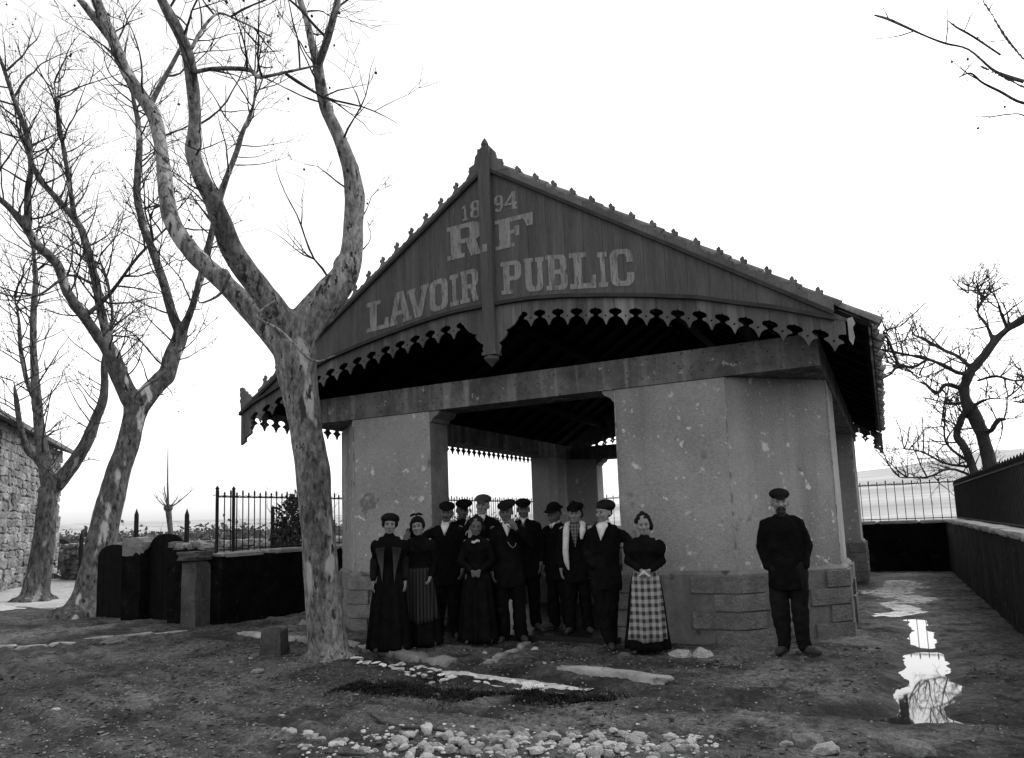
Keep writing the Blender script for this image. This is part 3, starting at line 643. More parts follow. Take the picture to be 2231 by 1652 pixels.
# ---------------------------------------------------------------- boundary walls and railings
def wall_seg(name, label, a, b_, th_, z1a, z1b, material, cop=None, cat='wall'):
    """solid wall from a to b with a rough top and face, optional stone coping as a part"""
    a = Vector(a); b_ = Vector(b_); L_ = (b_-a).length; d = (b_-a)/L_; n = Vector((-d.y, d.x)); t = thing(name, label, cat, (a.x, a.y, 0))
    m = MB(); k = max(2, int(L_/.25)); nz_ = 7; rows = []
    for side in (-1, 1):
        for i_ in range(k+1):
            for j in range(nz_):
                p = a+d*(L_*i_/k); f = j/(nz_-1); zt = z1a+(z1b-z1a)*i_/k; z = -.25+(zt+.25)*f
                q = n*side*(th_/2+.018*mnoise.noise(Vector((p.x*3+side*9, p.y*3, z*4))))
                zz = z+(.015*mnoise.noise(Vector((p.x*2.3, p.y*2.3, side))) if f == 1 and not cop else 0)
                rows.append((p.x+q.x-a.x, p.y+q.y-a.y, zz))
    m.v = rows; w_ = nz_; o = (k+1)*w_
    for i_ in range(k):
        for j in range(nz_-1):
            q = i_*w_+j; m.f += [(q, q+w_, q+w_+1, q+1), (o+q, o+q+1, o+q+w_+1, o+q+w_)]
        m.f.append((i_*w_+nz_-1, (i_+1)*w_+nz_-1, o+(i_+1)*w_+nz_-1, o+i_*w_+nz_-1))
    for e in (0, k): q = e*w_; m.f += [(q+j, q+j+1, o+q+j+1, o+q+j) for j in range(nz_-1)]
    m.build('masonry', material, t)
    if cop:
        ln = .95; nn_ = max(1, round(L_/ln)); ms = [rough_box(1, 1, 1, 40+j, .05).mesh('coping_stone', 'coping', False) for j in range(3)]
        for i_ in range(nn_):
            f = (i_+.5)/nn_; p = d*(L_*f); z = z1a+(z1b-z1a)*f
            link('coping_stone', ms[i_ % 3], t, (p.x, p.y, z+.022+random.uniform(-.006,.006)), (0, 0, math.atan2(d.y, d.x)), (L_/nn_*.985, (th_+.07)*.95, .085))
    return t
WL, WR, WB = -9.72, 1.30, 21.15
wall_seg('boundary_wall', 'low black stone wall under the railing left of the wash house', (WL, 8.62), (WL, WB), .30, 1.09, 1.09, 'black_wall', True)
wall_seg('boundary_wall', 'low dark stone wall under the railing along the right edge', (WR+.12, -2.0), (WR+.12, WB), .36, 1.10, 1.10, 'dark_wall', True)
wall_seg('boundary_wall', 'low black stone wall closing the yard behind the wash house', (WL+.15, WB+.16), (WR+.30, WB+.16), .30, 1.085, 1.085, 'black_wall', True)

def railing(label, a, b_, z0, h, step, posts=True):
    a = Vector(a); b_ = Vector(b_); L_ = (b_-a).length; d = (b_-a)/L_; an = math.atan2(d.y, d.x)
    t = thing('iron_railing', label, 'railing', (a.x, a.y, z0), an)
    zt = h-.09
    m = MB(); m.box(0, L_, -.016, .016, zt-.012, zt+.012); m.build('top_rail', 'iron', t)
    m = MB(); m.box(0, L_, -.016, .016, .03, .05); m.build('bottom_rail', 'iron', t)
    def bar(hh, scroll):
        q = MB(); q.tube([(0,0,-.03),(0,0,hh-.05)], [.0095,.0095], 6)
        q.tube([(0,0,hh-.05),(0,0,hh-.035),(0,0,hh-.02),(0,0,hh+.0),(0,0,hh+.035)], [.010,.021,.014,.018,.003], 6)
        if scroll:
            for s in (-1, 1):
                q.tube([(s*.010,0,hh-.045),(s*.025,0,hh-.085),(s*step*.5,0,zt+.03),(s*step*.85,0,zt+.012)], [.006]*4, 4)
        return q.mesh('bar', 'iron', False)
    tall, short = bar(h, True), bar(h-.035, False); n = int(L_/step)
    for k in range(n+1): link('bar', tall if k % 2 == 0 else short, t, (k*step+.02, 0, 0))
    if posts:
        m = MB(); m.tube([(0,0,-.05),(0,0,h+.02)], [.026,.026], 8); m.tube([(0,0,h+.02),(0,0,h+.045),(0,0,h+.09)], [.02,.034,.004], 8); me_ = m.mesh('post', 'iron')
        for x in (0.0, .34): link('post', me_, t, (x, 0, 0))
    return t
railing('black iron railing with spear heads between the gate post and the left pier', (WL, 8.66), (WL, WB+.1), 1.15, .99, .13)
railing('black iron railing of spear-topped bars on the wall at the right edge', (WR+.2, -1.9), (WR+.2, WB+.1), 1.15, .90, .135, False)
railing('black iron railing with spear heads closing the yard in front of pale fields', (WL+.2, WB+.16), (WR+.2, WB+.16), 1.15, 1.0, .198, False)

# stone gate post at the end of the left wall
t = thing('gate_post', 'square stone gate post with flat cap at the end of the left railing', 'gate post', (-9.98, 8.5, 0))
rough_box(.36, .34, 1.15, 61, .07, 5).xform(Matrix.Translation((0, 0, .47))).build('shaft', 'post', t); rough_box(.45, .43, .15, 62, .10, 5).xform(Matrix.Translation((0, 0, 1.115))).build('cap', 'post', t)
# latrine wall with two arched doors, left of the gate post
Wy = 8.98
def pil(label, x0, x1, z, y=Wy, pale=False):
    t_ = thing('wall_pillar', label, 'pillar', ((x0+x1)/2, y, 0))
    rough_box(x1-x0, .34, z+.2, int(x0*7), .035, 4).xform(Matrix.Translation((0, 0, z/2-.1))).build('masonry', 'black_wall', t_)
    if pale: rough_box((x1-x0)*.97, .33, .34, int(x0*5), .06, 3).xform(Matrix.Translation((0, -.012, z-.09))).build('broken_plaster', 'mortar', t_)
    else:
        for q_ in range(9): rough_box(random.uniform(.12,.24), .2, random.uniform(.07,.12), q_+int(x0), .12, 2).xform(Matrix.Translation((x0-(x0+x1)/2+.06+(x1-x0)*q_/9.5, random.uniform(-.06,.06), z+.02+random.uniform(-.02,.04)))).build('stone', 'rubble', t_)
    return t_
pil('dark wall pillar with pale broken plaster top between two arched doors', -12.28, -11.75, 1.36, pale=True)
pil('dark rubble wall stub with ragged top beside the stone gate post', -10.95, -10.22, 1.24, 8.86)
def door(label, x0, x1, zs, zc):
    t_ = thing('arched_door', label, 'door', ((x0+x1)/2, Wy+.05, 0)); n = 5; wd = (x1-x0)/n
    for k in range(n):
        a = x0+k*wd+.003-(x0+x1)/2; b_ = a+wd-.006
        zz = lambda x: zs+(zc-zs)*math.sqrt(max(0, 1-(2*x/(x1-x0))**2))
        m = MB(); m.poly([[(a, -.05), (b_, -.05), (b_, zz(b_)), ((a+b_)/2, zz((a+b_)/2)), (a, zz(a))]], lambda u, v, w: (u, w, v), -.02+random.uniform(-.004,.004), .02); m.build('plank', 'wood_gate', t_)
    return t_
door('black plank door with arched top beside the ragged wall stub', -11.76, -10.93, 1.30, 1.48)
door('black plank door with arched top half hidden by the leaning tree', -13.2, -12.27, 1.10, 1.32)
for label, x, y, h in (('tall pointed stake behind the pale plaster pillar', -12.54, 9.30, 1.97), ('tall pointed stake behind the black arched door', -11.55, 9.60, 1.93), ('pointed stake beside the leaning tree trunk', -15.04, 9.89, 1.6),
                 ('tapered dark stake behind the left railing bars', -12.27, 12.48, 2.04)):
    t = thing('pointed_stake', label, 'stake', (x, y, 0)); m = MB(); m.tube([(0,0,-.1),(0,0,h*.55),(0,0,h-.14)], [.05,.048,.042], 6); m.build('shaft', 'iron', t)
    m = MB(); m.tube([(0,0,h-.142),(0,0,h-.11),(0,0,h)], [.044,.04,.003], 6); m.build('point', 'iron', t)
# guard stone by the gutter
t = thing('guard_stone', 'squat tapering guard stone beside the gutter left of the big tree', 'stone', (-6.72, 6.87, gz(-6.72, 6.87)), .35)
g = rough_box(.30, .27, .36, 77, .09, 6); g.v = [(p[0]*(1-.35*(p[2]+.1)), p[1]*(1-.35*(p[2]+.1)), p[2]+.13) for p in g.v]; g.build('block', 'post', t)

# ---------------------------------------------------------------- rubble wall and house far left
def stone_face(parent, a, b_, z0, z1, rowh, ln, th_, material, seed, depth_j=.05, lim=300):
    a = Vector(a); b_ = Vector(b_); L_ = (b_-a).length; d = (b_-a)/L_; n = Vector((-d.y, d.x)); an = math.atan2(d.y, d.x)
    ms = [rough_box(1, 1, 1, seed+j, .20, 3).mesh('stone', material, False) for j in range(6)]; z = z0; k = 0; ox, oy = parent.location.x, parent.location.y; rest = MB()
    while z < z1-.05:
        h = rowh*random.uniform(.8, 1.25); x = -random.uniform(0, ln*.5)
        while x < L_:
            l = ln*random.uniform(.6, 1.5); c = min(max(x+l/2, 0), L_); p = a+d*c+n*random.uniform(-depth_j, depth_j)*.5
            args = ((p.x-ox, p.y-oy, z+h/2+random.uniform(-.03,.03)), (random.uniform(-.06,.06), random.uniform(-.06,.06), an+random.uniform(-.06,.06)), (l*.97, th_, h*.96))
            if k < lim: link('stone', ms[k % 6], parent, *args)
            else:
                M4 = Matrix.LocRotScale(Vector(args[0]), Matrix.Rotation(args[1][2], 3, 'Z').to_quaternion(), Vector(args[2])); src = ms[k % 6]
                rest.add([M4 @ v.co for v in src.vertices], [tuple(p_.vertices) for p_ in src.polygons])
            k += 1; x += l
        z += h
    if rest.v: tag(rest.build('more_stones', material, parent), kind='stuff')
t = thing('dry_stone_wall', 'pale dry stone wall of rubble running behind the left railing to the house', 'wall', (-20, 17, 0))
stone_face(t, (-11.0, 15.4), (-27.5, 17.6), -.05, 1.16, .17, .30, .36, 'rubble', 100, .14)
HR, HL = Vector((-29.4, 18.3)), Vector((-19.8, 9.7)); hd = (HL-HR).normalized(); hn = Vector((hd.y, -hd.x)); hn = hn if hn.dot(-HR) < 0 else -hn   # hn points away from the camera
t = thing('stone_house', 'old rubble stone house with tiled eaves at the left edge', 'house', (HR.x, HR.y, 0))
m = MB(); A = HR+hn*.1-HR; B = HL+hn*.1-HR; C2 = B+hn*6; D2 = A+hn*6
m.poly([[(A.x,A.y),(B.x,B.y),(C2.x,C2.y),(D2.x,D2.y)][::1]], lambda u, v, w_: (u, v, w_), 4.9, -.3); m.build('wall', 'mortar', t)
ho = link('stone_face', None, t) if False else None
stone_face(t, (HR.x, HR.y), (HR+hd*8.6)[:], -.1, 4.85, .25, .44, .16, 'house', 200, .05)
for k in range(16):
    a = k*.86-.45; m = MB(); p = hd*a; q = hd*(a+.84)
    m.v = [(p-hn*.55)[:]+(4.78,), (q-hn*.55)[:]+(4.78,), (q+hn*3.1)[:]+(6.1,), (p+hn*3.1)[:]+(6.1,), (p-hn*.55)[:]+(4.92,), (q-hn*.55)[:]+(4.92,), (q+hn*3.1)[:]+(6.25,), (p+hn*3.1)[:]+(6.25,)]
    m.f = [(0,3,2,1),(4,5,6,7),(0,1,5,4),(1,2,6,5),(2,3,7,6),(3,0,4,7)]; m.build('roof_panel', 'tile', t)
    m = MB(); m.v = [(p+hn*3.1)[:]+(6.1,), (q+hn*3.1)[:]+(6.1,), (q+hn*6.7)[:]+(4.78,), (p+hn*6.7)[:]+(4.78,), (p+hn*3.1)[:]+(6.25,), (q+hn*3.1)[:]+(6.25,), (q+hn*6.7)[:]+(4.92,), (p+hn*6.7)[:]+(4.92,)]
    m.f = [(0,3,2,1),(4,5,6,7),(0,1,5,4),(1,2,6,5),(2,3,7,6),(3,0,4,7)]; m.build('roof_panel', 'tile', t)
road = MB(); nr, nc = 60, 16; A0, A1, B0, B1 = Vector((-33,16.0)), Vector((-17.2,8.6)), Vector((-29,20.0)), Vector((-15.2,11.6))
for a in range(nr+1):
    for b_ in range(nc+1):
        p = A0.lerp(A1, a/nr).lerp(B0.lerp(B1, a/nr), b_/nc); road.v.append((p.x, p.y, gz(p.x, p.y)+.012-.05*(abs(b_/nc-.5) > .46)-.05*(a > nr-2)))
road.f = [(a*(nc+1)+b_, (a+1)*(nc+1)+b_, (a+1)*(nc+1)+b_+1, a*(nc+1)+b_+1) for a in range(nr) for b_ in range(nc)]
MT['road'] = mat('pale_road', .30, .42, 1.2, 5, .95, .2, 20); tag(road.build('road', 'road'), kind='structure')
TREES={"near":[[[-5.808,6.824,-0.052,0.261],[-5.831,6.804,0.107,0.23],[-5.864,6.776,0.494,0.21],[-5.89,6.754,0.962,0.204],[-5.927,6.722,1.594,0.197],[-5.965,6.69,2.183,0.196],[-6.016,6.647,2.67,0.194],[-6.063,6.606,3.053,0.206],[-6.098,6.576,3.383,0.239],[-6.122,6.555,3.661,0.259]],[[-6.17,6.515,3.604,0.196],[-6.484,6.447,3.944,0.154],[-6.832,6.351,4.308,0.128],[-7.142,6.287,4.631,0.119],[-7.481,6.198,4.983,0.112],[-7.765,6.157,5.389,0.11],[-7.951,6.199,5.829,0.104],[-8.101,6.272,6.236,0.094],[-8.26,6.338,6.648,0.086],[-8.456,6.371,7.134,0.088],[-8.737,6.332,7.561,0.086],[-9.0,6.308,7.96,0.08],[-9.246,6.299,8.449,0.078],[-9.495,6.287,8.942,0.073],[-9.723,6.294,9.35,0.067],[-10.034,6.229,10.018,0.055],[-10.327,6.18,10.709,0.038],[-10.575,6.169,11.351,0.021]],[[-6.138,6.542,3.688,0.18],[-6.129,6.411,3.881,0.156],[-6.245,6.171,4.216,0.144],[-6.3,5.986,4.414,0.131],[-6.351,5.803,4.654,0.124],[-6.347,5.666,4.896,0.11],[-6.349,5.525,5.127,0.099],[-6.364,5.374,5.354,0.09],[-6.337,5.257,5.548,0.084],[-6.247,5.195,5.698,0.068],[-6.16,5.13,5.895,0.065],[-6.106,5.037,6.205,0.062],[-6.06,4.937,6.431,0.059],[-6.053,4.804,6.598,0.056],[-6.066,4.653,6.774,0.051],[-6.104,4.482,7.023,0.041],[-6.117,4.331,7.316,0.027],[-6.095,4.211,7.51,0.013]],[[-6.102,6.572,3.661,0.218],[-5.971,6.608,3.901,0.218],[-5.755,6.716,4.19,0.203],[-5.578,6.79,4.428,0.17],[-5.462,6.813,4.692,0.137],[-5.403,6.787,5.088,0.115],[-5.352,6.754,5.397,0.126],[-5.346,6.682,5.677,0.104],[-5.364,6.59,5.889,0.092],[-5.406,6.477,6.129,0.076],[-5.443,6.369,6.309,0.067],[-5.451,6.285,6.543,0.064],[-5.443,6.215,6.81,0.059]],[[-5.443,6.215,6.81,0.059],[-5.529,6.22,7.095,0.048],[-5.616,6.225,7.437,0.043],[-5.712,6.222,7.73,0.041],[-5.809,6.218,8.123,0.033],[-5.891,6.227,8.589,0.017]],[[-5.443,6.215,6.81,0.053],[-5.312,6.143,6.861,0.045],[-5.162,6.087,7.023,0.044],[-4.998,6.043,7.345,0.039],[-4.854,5.982,7.582,0.028],[-4.727,5.907,7.809,0.013]],[[-9.511,6.421,8.664,0.054],[-9.55,6.223,8.849,0.053],[-9.6,6.016,9.047,0.049],[-9.651,5.808,9.278,0.035],[-9.676,5.621,9.506,0.019]],[[-8.582,6.426,7.387,0.041],[-8.396,6.42,7.597,0.035],[-8.194,6.429,7.82,0.031],[-7.985,6.443,8.115,0.022],[-7.846,6.397,8.307,0.012]],[[-6.099,4.996,6.232,0.022],[-5.797,5.044,6.212,0.021],[-5.426,5.151,6.142,0.023],[-5.226,5.111,5.976,0.018],[-4.932,5.152,5.953,0.014],[-4.593,5.231,5.96,0.009]],[[-5.926,4.882,6.389,0.019],[-6.01,5.073,6.739,0.015],[-6.043,5.308,7.086,0.013],[-6.028,5.583,7.173,0.01],[-5.908,5.949,7.16,0.008]],[[-6.377,5.811,4.351,0.023],[-6.499,5.795,4.144,0.018],[-6.696,5.714,4.05,0.01],[-6.784,5.726,4.121,0.008]],[[-5.931,6.061,4.035,0.018],[-6.007,5.864,3.816,0.013],[-5.754,5.949,3.641,0.015],[-5.43,6.094,3.292,0.012],[-5.182,6.175,3.325,0.007]]],"middle":[[[-13.718,9.082,-0.06,0.475],[-13.689,9.127,0.147,0.373],[-13.651,9.182,0.439,0.296],[-13.6,9.259,0.941,0.268],[-13.52,9.378,1.87,0.254],[-13.423,9.524,2.662,0.225],[-13.35,9.633,3.208,0.209],[-13.289,9.723,3.717,0.211],[-13.253,9.777,4.091,0.249]],[[-13.248,9.785,4.045,0.212],[-13.149,10.023,4.404,0.196],[-13.101,10.184,4.604,0.189],[-13.076,10.313,4.775,0.181],[-13.07,10.41,5.142,0.168],[-13.044,10.54,5.459,0.155],[-13.055,10.613,5.664,0.156]],[[-13.055,10.613,5.664,0.117],[-13.252,10.531,6.167,0.098],[-13.447,10.453,6.869,0.089],[-13.647,10.367,7.475,0.084],[-13.869,10.247,8.185,0.085],[-14.032,10.216,8.869,0.08],[-14.126,10.288,9.549,0.076],[-14.214,10.369,10.181,0.072],[-14.337,10.397,10.787,0.062],[-14.479,10.397,11.228,0.052],[-14.606,10.421,11.615,0.037],[-14.745,10.425,12.159,0.021]],[[-13.055,10.613,5.664,0.117],[-12.827,10.634,6.073,0.083],[-12.596,10.66,6.672,0.078],[-12.328,10.741,7.766,0.073],[-12.088,10.78,8.678,0.069],[-11.81,10.875,9.454,0.059],[-11.603,10.865,9.892,0.049],[-11.35,10.924,10.463,0.039],[-11.181,10.856,11.139,0.029],[-10.996,10.813,11.682,0.019]],[[-13.262,9.765,4.043,0.202],[-13.289,9.616,4.241,0.192],[-13.326,9.453,4.573,0.173],[-13.373,9.276,5.019,0.154],[-13.406,9.118,5.251,0.135],[-13.406,9.01,5.33,0.12]],[[-13.406,9.01,5.33,0.107],[-13.423,8.693,5.706,0.097],[-13.435,8.383,6.061,0.091],[-13.387,8.161,6.514,0.085],[-13.426,7.812,6.79,0.075],[-13.408,7.546,7.077,0.07],[-13.417,7.241,7.344,0.057],[-13.406,6.965,7.462,0.048],[-13.41,6.666,7.673,0.031]],[[-13.303,7.545,6.977,0.062],[-13.213,7.47,7.676,0.057],[-13.094,7.439,8.056,0.053],[-13.042,7.306,8.604,0.049],[-13.041,7.098,9.052,0.04],[-13.039,6.89,9.566,0.032],[-13.018,6.713,9.926,0.02]],[[-13.37,9.244,5.041,0.09],[-13.632,9.212,5.911,0.087],[-13.861,9.229,6.552,0.083],[-14.115,9.209,7.252,0.08],[-14.369,9.189,7.819,0.071],[-14.7,9.054,8.281,0.062],[-15.145,8.749,8.948,0.052],[-15.432,8.679,9.538,0.043],[-15.705,8.63,10.0,0.029]],[[-14.333,9.063,7.973,0.052],[-14.29,8.984,8.062,0.051],[-14.273,8.865,8.639,0.047],[-14.287,8.7,9.427,0.042],[-14.275,8.575,10.035,0.032],[-14.252,8.464,10.594,0.019]],[[-13.264,9.401,4.502,0.054],[-13.579,9.381,5.329,0.041],[-13.77,9.545,5.917,0.037],[-14.032,9.603,6.658,0.033],[-14.342,9.59,7.308,0.024]],[[-13.453,8.76,5.682,0.044],[-12.949,8.914,6.09,0.035],[-12.427,9.094,6.775,0.026],[-11.86,9.343,7.383,0.018]],[[-13.878,9.203,6.519,0.032],[-13.841,8.659,6.547,0.027],[-13.797,8.125,6.029,0.022],[-13.742,7.609,5.84,0.012]]],"far":[[[-18.646,11.107,-0.104,0.433],[-18.627,11.14,0.143,0.323],[-18.594,11.194,0.742,0.269],[-18.563,11.247,1.404,0.242],[-18.543,11.28,2.188,0.216],[-18.527,11.306,2.698,0.239]],[[-18.526,11.308,2.641,0.171],[-18.67,11.24,3.412,0.155],[-18.804,11.19,4.077,0.138],[-18.931,11.151,4.925,0.116],[-19.048,11.128,5.774,0.099],[-19.149,11.132,6.542,0.082],[-19.24,11.154,7.288,0.077],[-19.308,11.213,8.212,0.066],[-19.432,11.18,9.061,0.042],[-19.528,11.191,9.589,0.024]],[[-18.511,11.332,2.663,0.194],[-18.321,11.456,2.919,0.189],[-18.116,11.603,3.279,0.172],[-17.878,11.806,3.854,0.156],[-17.695,11.917,4.469,0.128],[-17.545,11.973,4.885,0.117],[-17.449,11.939,5.378,0.099],[-17.384,11.853,5.841,0.07],[-17.262,11.861,6.42,0.047],[-17.16,11.837,6.876,0.023]],[[-18.756,11.313,3.169,0.103],[-18.726,11.092,3.442,0.091],[-18.702,10.859,3.641,0.084],[-18.68,10.623,4.297,0.073],[-18.602,10.48,4.803,0.056],[-18.518,10.348,5.27,0.028]],[[-19.13,11.272,4.89,0.082],[-19.411,11.145,5.571,0.065],[-19.638,11.105,6.364,0.053],[-19.833,11.12,7.252,0.036],[-20.05,11.1,7.903,0.018]]],"fig":[[[2.147,19.885,0.64,0.189],[2.151,19.885,1.562,0.166],[2.13,19.887,2.519,0.15],[2.069,19.893,3.071,0.143],[1.963,19.903,3.539,0.144],[1.838,19.916,3.832,0.128],[1.823,19.917,4.158,0.119],[1.975,19.902,4.516,0.128]],[[1.975,19.902,4.516,0.111],[2.251,20.009,4.825,0.102],[2.533,20.115,5.187,0.094],[2.845,20.218,5.49,0.085],[3.19,20.317,5.7,0.076],[3.591,20.411,6.039,0.051],[3.912,20.514,6.447,0.025]],[[1.892,19.508,0.66,0.106],[1.868,19.578,1.674,0.099],[1.79,19.653,2.352,0.091],[1.68,19.731,2.815,0.084],[1.573,19.808,3.064,0.072],[1.694,19.863,3.421,0.068],[1.856,19.914,3.744,0.068]],[[1.972,19.903,4.484,0.077],[1.72,19.676,4.51,0.059],[1.412,19.456,4.695,0.051],[1.092,19.236,4.837,0.046],[0.615,19.033,4.982,0.038],[0.253,18.817,5.066,0.025],[0.049,18.586,5.092,0.013]],[[1.074,18.987,4.762,0.033],[0.799,18.813,4.609,0.033],[0.505,18.642,4.648,0.033],[0.32,18.459,4.451,0.025],[0.115,18.278,4.312,0.016]],[[0.507,18.742,4.665,0.033],[0.414,18.575,4.986,0.029],[0.343,18.406,5.227,0.025],[0.265,18.238,5.393,0.016],[0.583,18.031,5.403,0.012]],[[1.865,19.913,4.12,0.068],[1.461,19.719,4.267,0.051],[1.282,19.502,4.073,0.051],[1.145,19.281,4.1,0.042],[0.922,19.069,4.371,0.029],[0.738,18.853,4.538,0.025],[0.167,18.675,4.825,0.017]],[[1.988,19.901,4.644,0.055],[1.802,20.201,4.974,0.048],[1.586,20.504,5.196,0.04],[1.463,20.797,5.373,0.036],[1.165,21.108,5.69,0.028],[0.876,21.419,5.942,0.019]],[[2.525,20.049,5.175,0.055],[2.471,20.381,5.661,0.043],[2.358,20.718,6.095,0.036],[2.522,21.029,6.491,0.032],[2.403,21.367,6.955,0.018]],[[2.859,20.317,5.51,0.051],[2.716,19.954,5.853,0.038],[2.611,19.588,6.103,0.033],[2.413,19.231,6.256,0.021],[2.019,18.893,6.129,0.012]],[[2.189,19.881,3.123,0.063],[2.252,19.707,3.133,0.058],[2.364,19.529,3.323,0.049],[2.497,19.348,3.312,0.032]],[[1.963,19.903,3.732,0.051],[2.206,19.544,3.819,0.037],[2.502,19.18,3.74,0.032],[2.731,18.822,3.569,0.02]],[[2.108,19.889,4.304,0.047],[2.41,19.39,4.295,0.037],[2.669,18.895,4.084,0.028],[2.919,18.401,4.026,0.015]],[[1.819,19.918,2.416,0.038],[1.486,19.725,2.692,0.029],[1.315,19.516,2.954,0.025],[1.321,19.289,3.354,0.017],[1.416,19.053,3.943,0.012]],[[1.829,19.917,2.331,0.034],[1.27,19.57,2.435,0.025],[0.821,19.213,2.707,0.021],[0.451,18.848,2.783,0.012]],[[1.851,19.915,2.098,0.034],[1.339,19.43,2.298,0.025],[0.847,18.943,2.122,0.02],[0.296,18.461,2.137,0.012]],[[1.838,19.916,3.832,0.043],[1.584,20.209,3.863,0.035],[1.475,20.488,4.022,0.022],[1.335,20.77,3.393,0.013]]],"right":[[[2.623,10.692,-0.586,0.221],[2.709,10.667,0.399,0.189],[2.831,10.632,1.906,0.165],[2.938,10.601,3.454,0.158],[3.001,10.583,4.788,0.143]],[[3.014,10.579,4.729,0.107],[2.758,10.514,5.376,0.08],[2.463,10.46,5.945,0.059],[2.216,10.393,6.245,0.045],[1.915,10.341,6.457,0.028],[1.727,10.256,6.59,0.023],[1.436,10.201,6.833,0.017]],[[1.873,10.076,6.397,0.022],[1.691,10.024,6.502,0.02],[1.555,9.959,6.597,0.015],[1.346,9.915,6.888,0.011],[1.117,9.877,7.021,0.013],[0.932,9.827,7.144,0.011],[0.746,9.776,7.287,0.015],[0.535,9.733,7.458,0.017],[0.388,9.671,7.526,0.01]],[[3.001,10.583,4.788,0.098],[2.741,10.606,5.821,0.066],[2.382,10.657,6.542,0.049],[2.094,10.688,6.864,0.027],[1.932,10.683,7.162,0.024],[1.812,10.666,7.444,0.026],[1.732,10.636,7.675,0.024],[1.632,10.613,7.952,0.02],[1.537,10.589,8.293,0.01]],[[2.234,10.492,6.262,0.03],[1.905,10.399,6.284,0.017],[1.668,10.28,6.442,0.015],[1.476,10.148,6.55,0.013],[1.351,9.997,6.626,0.011],[1.213,9.85,6.541,0.007]],[[2.21,10.603,5.852,0.026],[1.878,10.334,6.099,0.009],[1.645,10.037,6.03,0.007]],[[1.722,10.327,6.932,0.013],[1.433,10.098,7.136,0.013],[1.247,9.84,7.161,0.011],[1.13,9.561,7.117,0.005]]]}
REMESH = []
def soft(mb, name, material, parent, voxel, smooth=2, fold=0.0, fs=9.0):
    """parts -> one continuous closed surface"""
    o = mb.build(name, material, parent)
    md = o.modifiers.new('r', 'REMESH'); md.mode = 'VOXEL'; md.voxel_size = voxel; md.use_smooth_shade = True
    if smooth: s_ = o.modifiers.new('s', 'SMOOTH'); s_.factor = .5; s_.iterations = smooth
    REMESH.append((o, fold, fs)); return o
# ---------------------------------------------------------------- trees
def spline(L_, n):
    """Catmull-Rom through (x,y,z,r) points"""
    P = [np.array(p) for p in L_]; P = [2*P[0]-P[1]]+P+[2*P[-1]-P[-2]]; out = []
    for k in range(1, len(P)-2):
        for j in range(n):
            t = j/n; a, b_, c, d = P[k-1], P[k], P[k+1], P[k+2]
            out.append(.5*((2*b_)+(c-a)*t+(2*a-5*b_+4*c-d)*t*t+(3*b_-a-3*c+d)*t**3))
    out.append(P[-2]); return out
def twig(mb, p, d, ln, r, rng, depth, balls, droop=.0, wig=.35, kids=3, seg=4):
    n = max(3, int(ln/.13)); pts = [p.copy()]; dd = d.normalized(); st = ln/n
    for k in range(n):
        dd = (dd+Vector((rng.uniform(-1,1), rng.uniform(-1,1), rng.uniform(-1,1)))*wig*.5+Vector((0,0,.10-droop*k/n))).normalized()
        pts.append(pts[-1]+dd*st)
    rr = [max(.0028, r*(1-.8*k/n)) for k in range(n+1)]
    for k in range(1, n, 2): rr[k] *= 1.25
    mb.tube(pts, rr, seg, cap=False)
    if depth > 0:
        for _ in range(kids):
            k = rng.randint(max(1, n//4), n); q = pts[k]; t = (pts[min(k+1, n)]-pts[k-1]).normalized()
            s = Vector((rng.uniform(-1,1), rng.uniform(-1,1), rng.uniform(-.5,1))); s = (s-t*s.dot(t)).normalized()
            twig(mb, q, t*.75+s*.8, ln*rng.uniform(.3,.62), max(.003, rr[k]*.72), rng, depth-1, balls, droop, wig, kids, 3)
    elif balls is not None and rng.random() < .10:
        c = pts[-1]; balls.tube([c, c+Vector((0,0,-.05))], [.002,.002], 3); balls.ell(c+Vector((0,0,-.065)), (.016,.016,.016), seg=6, ring=4)
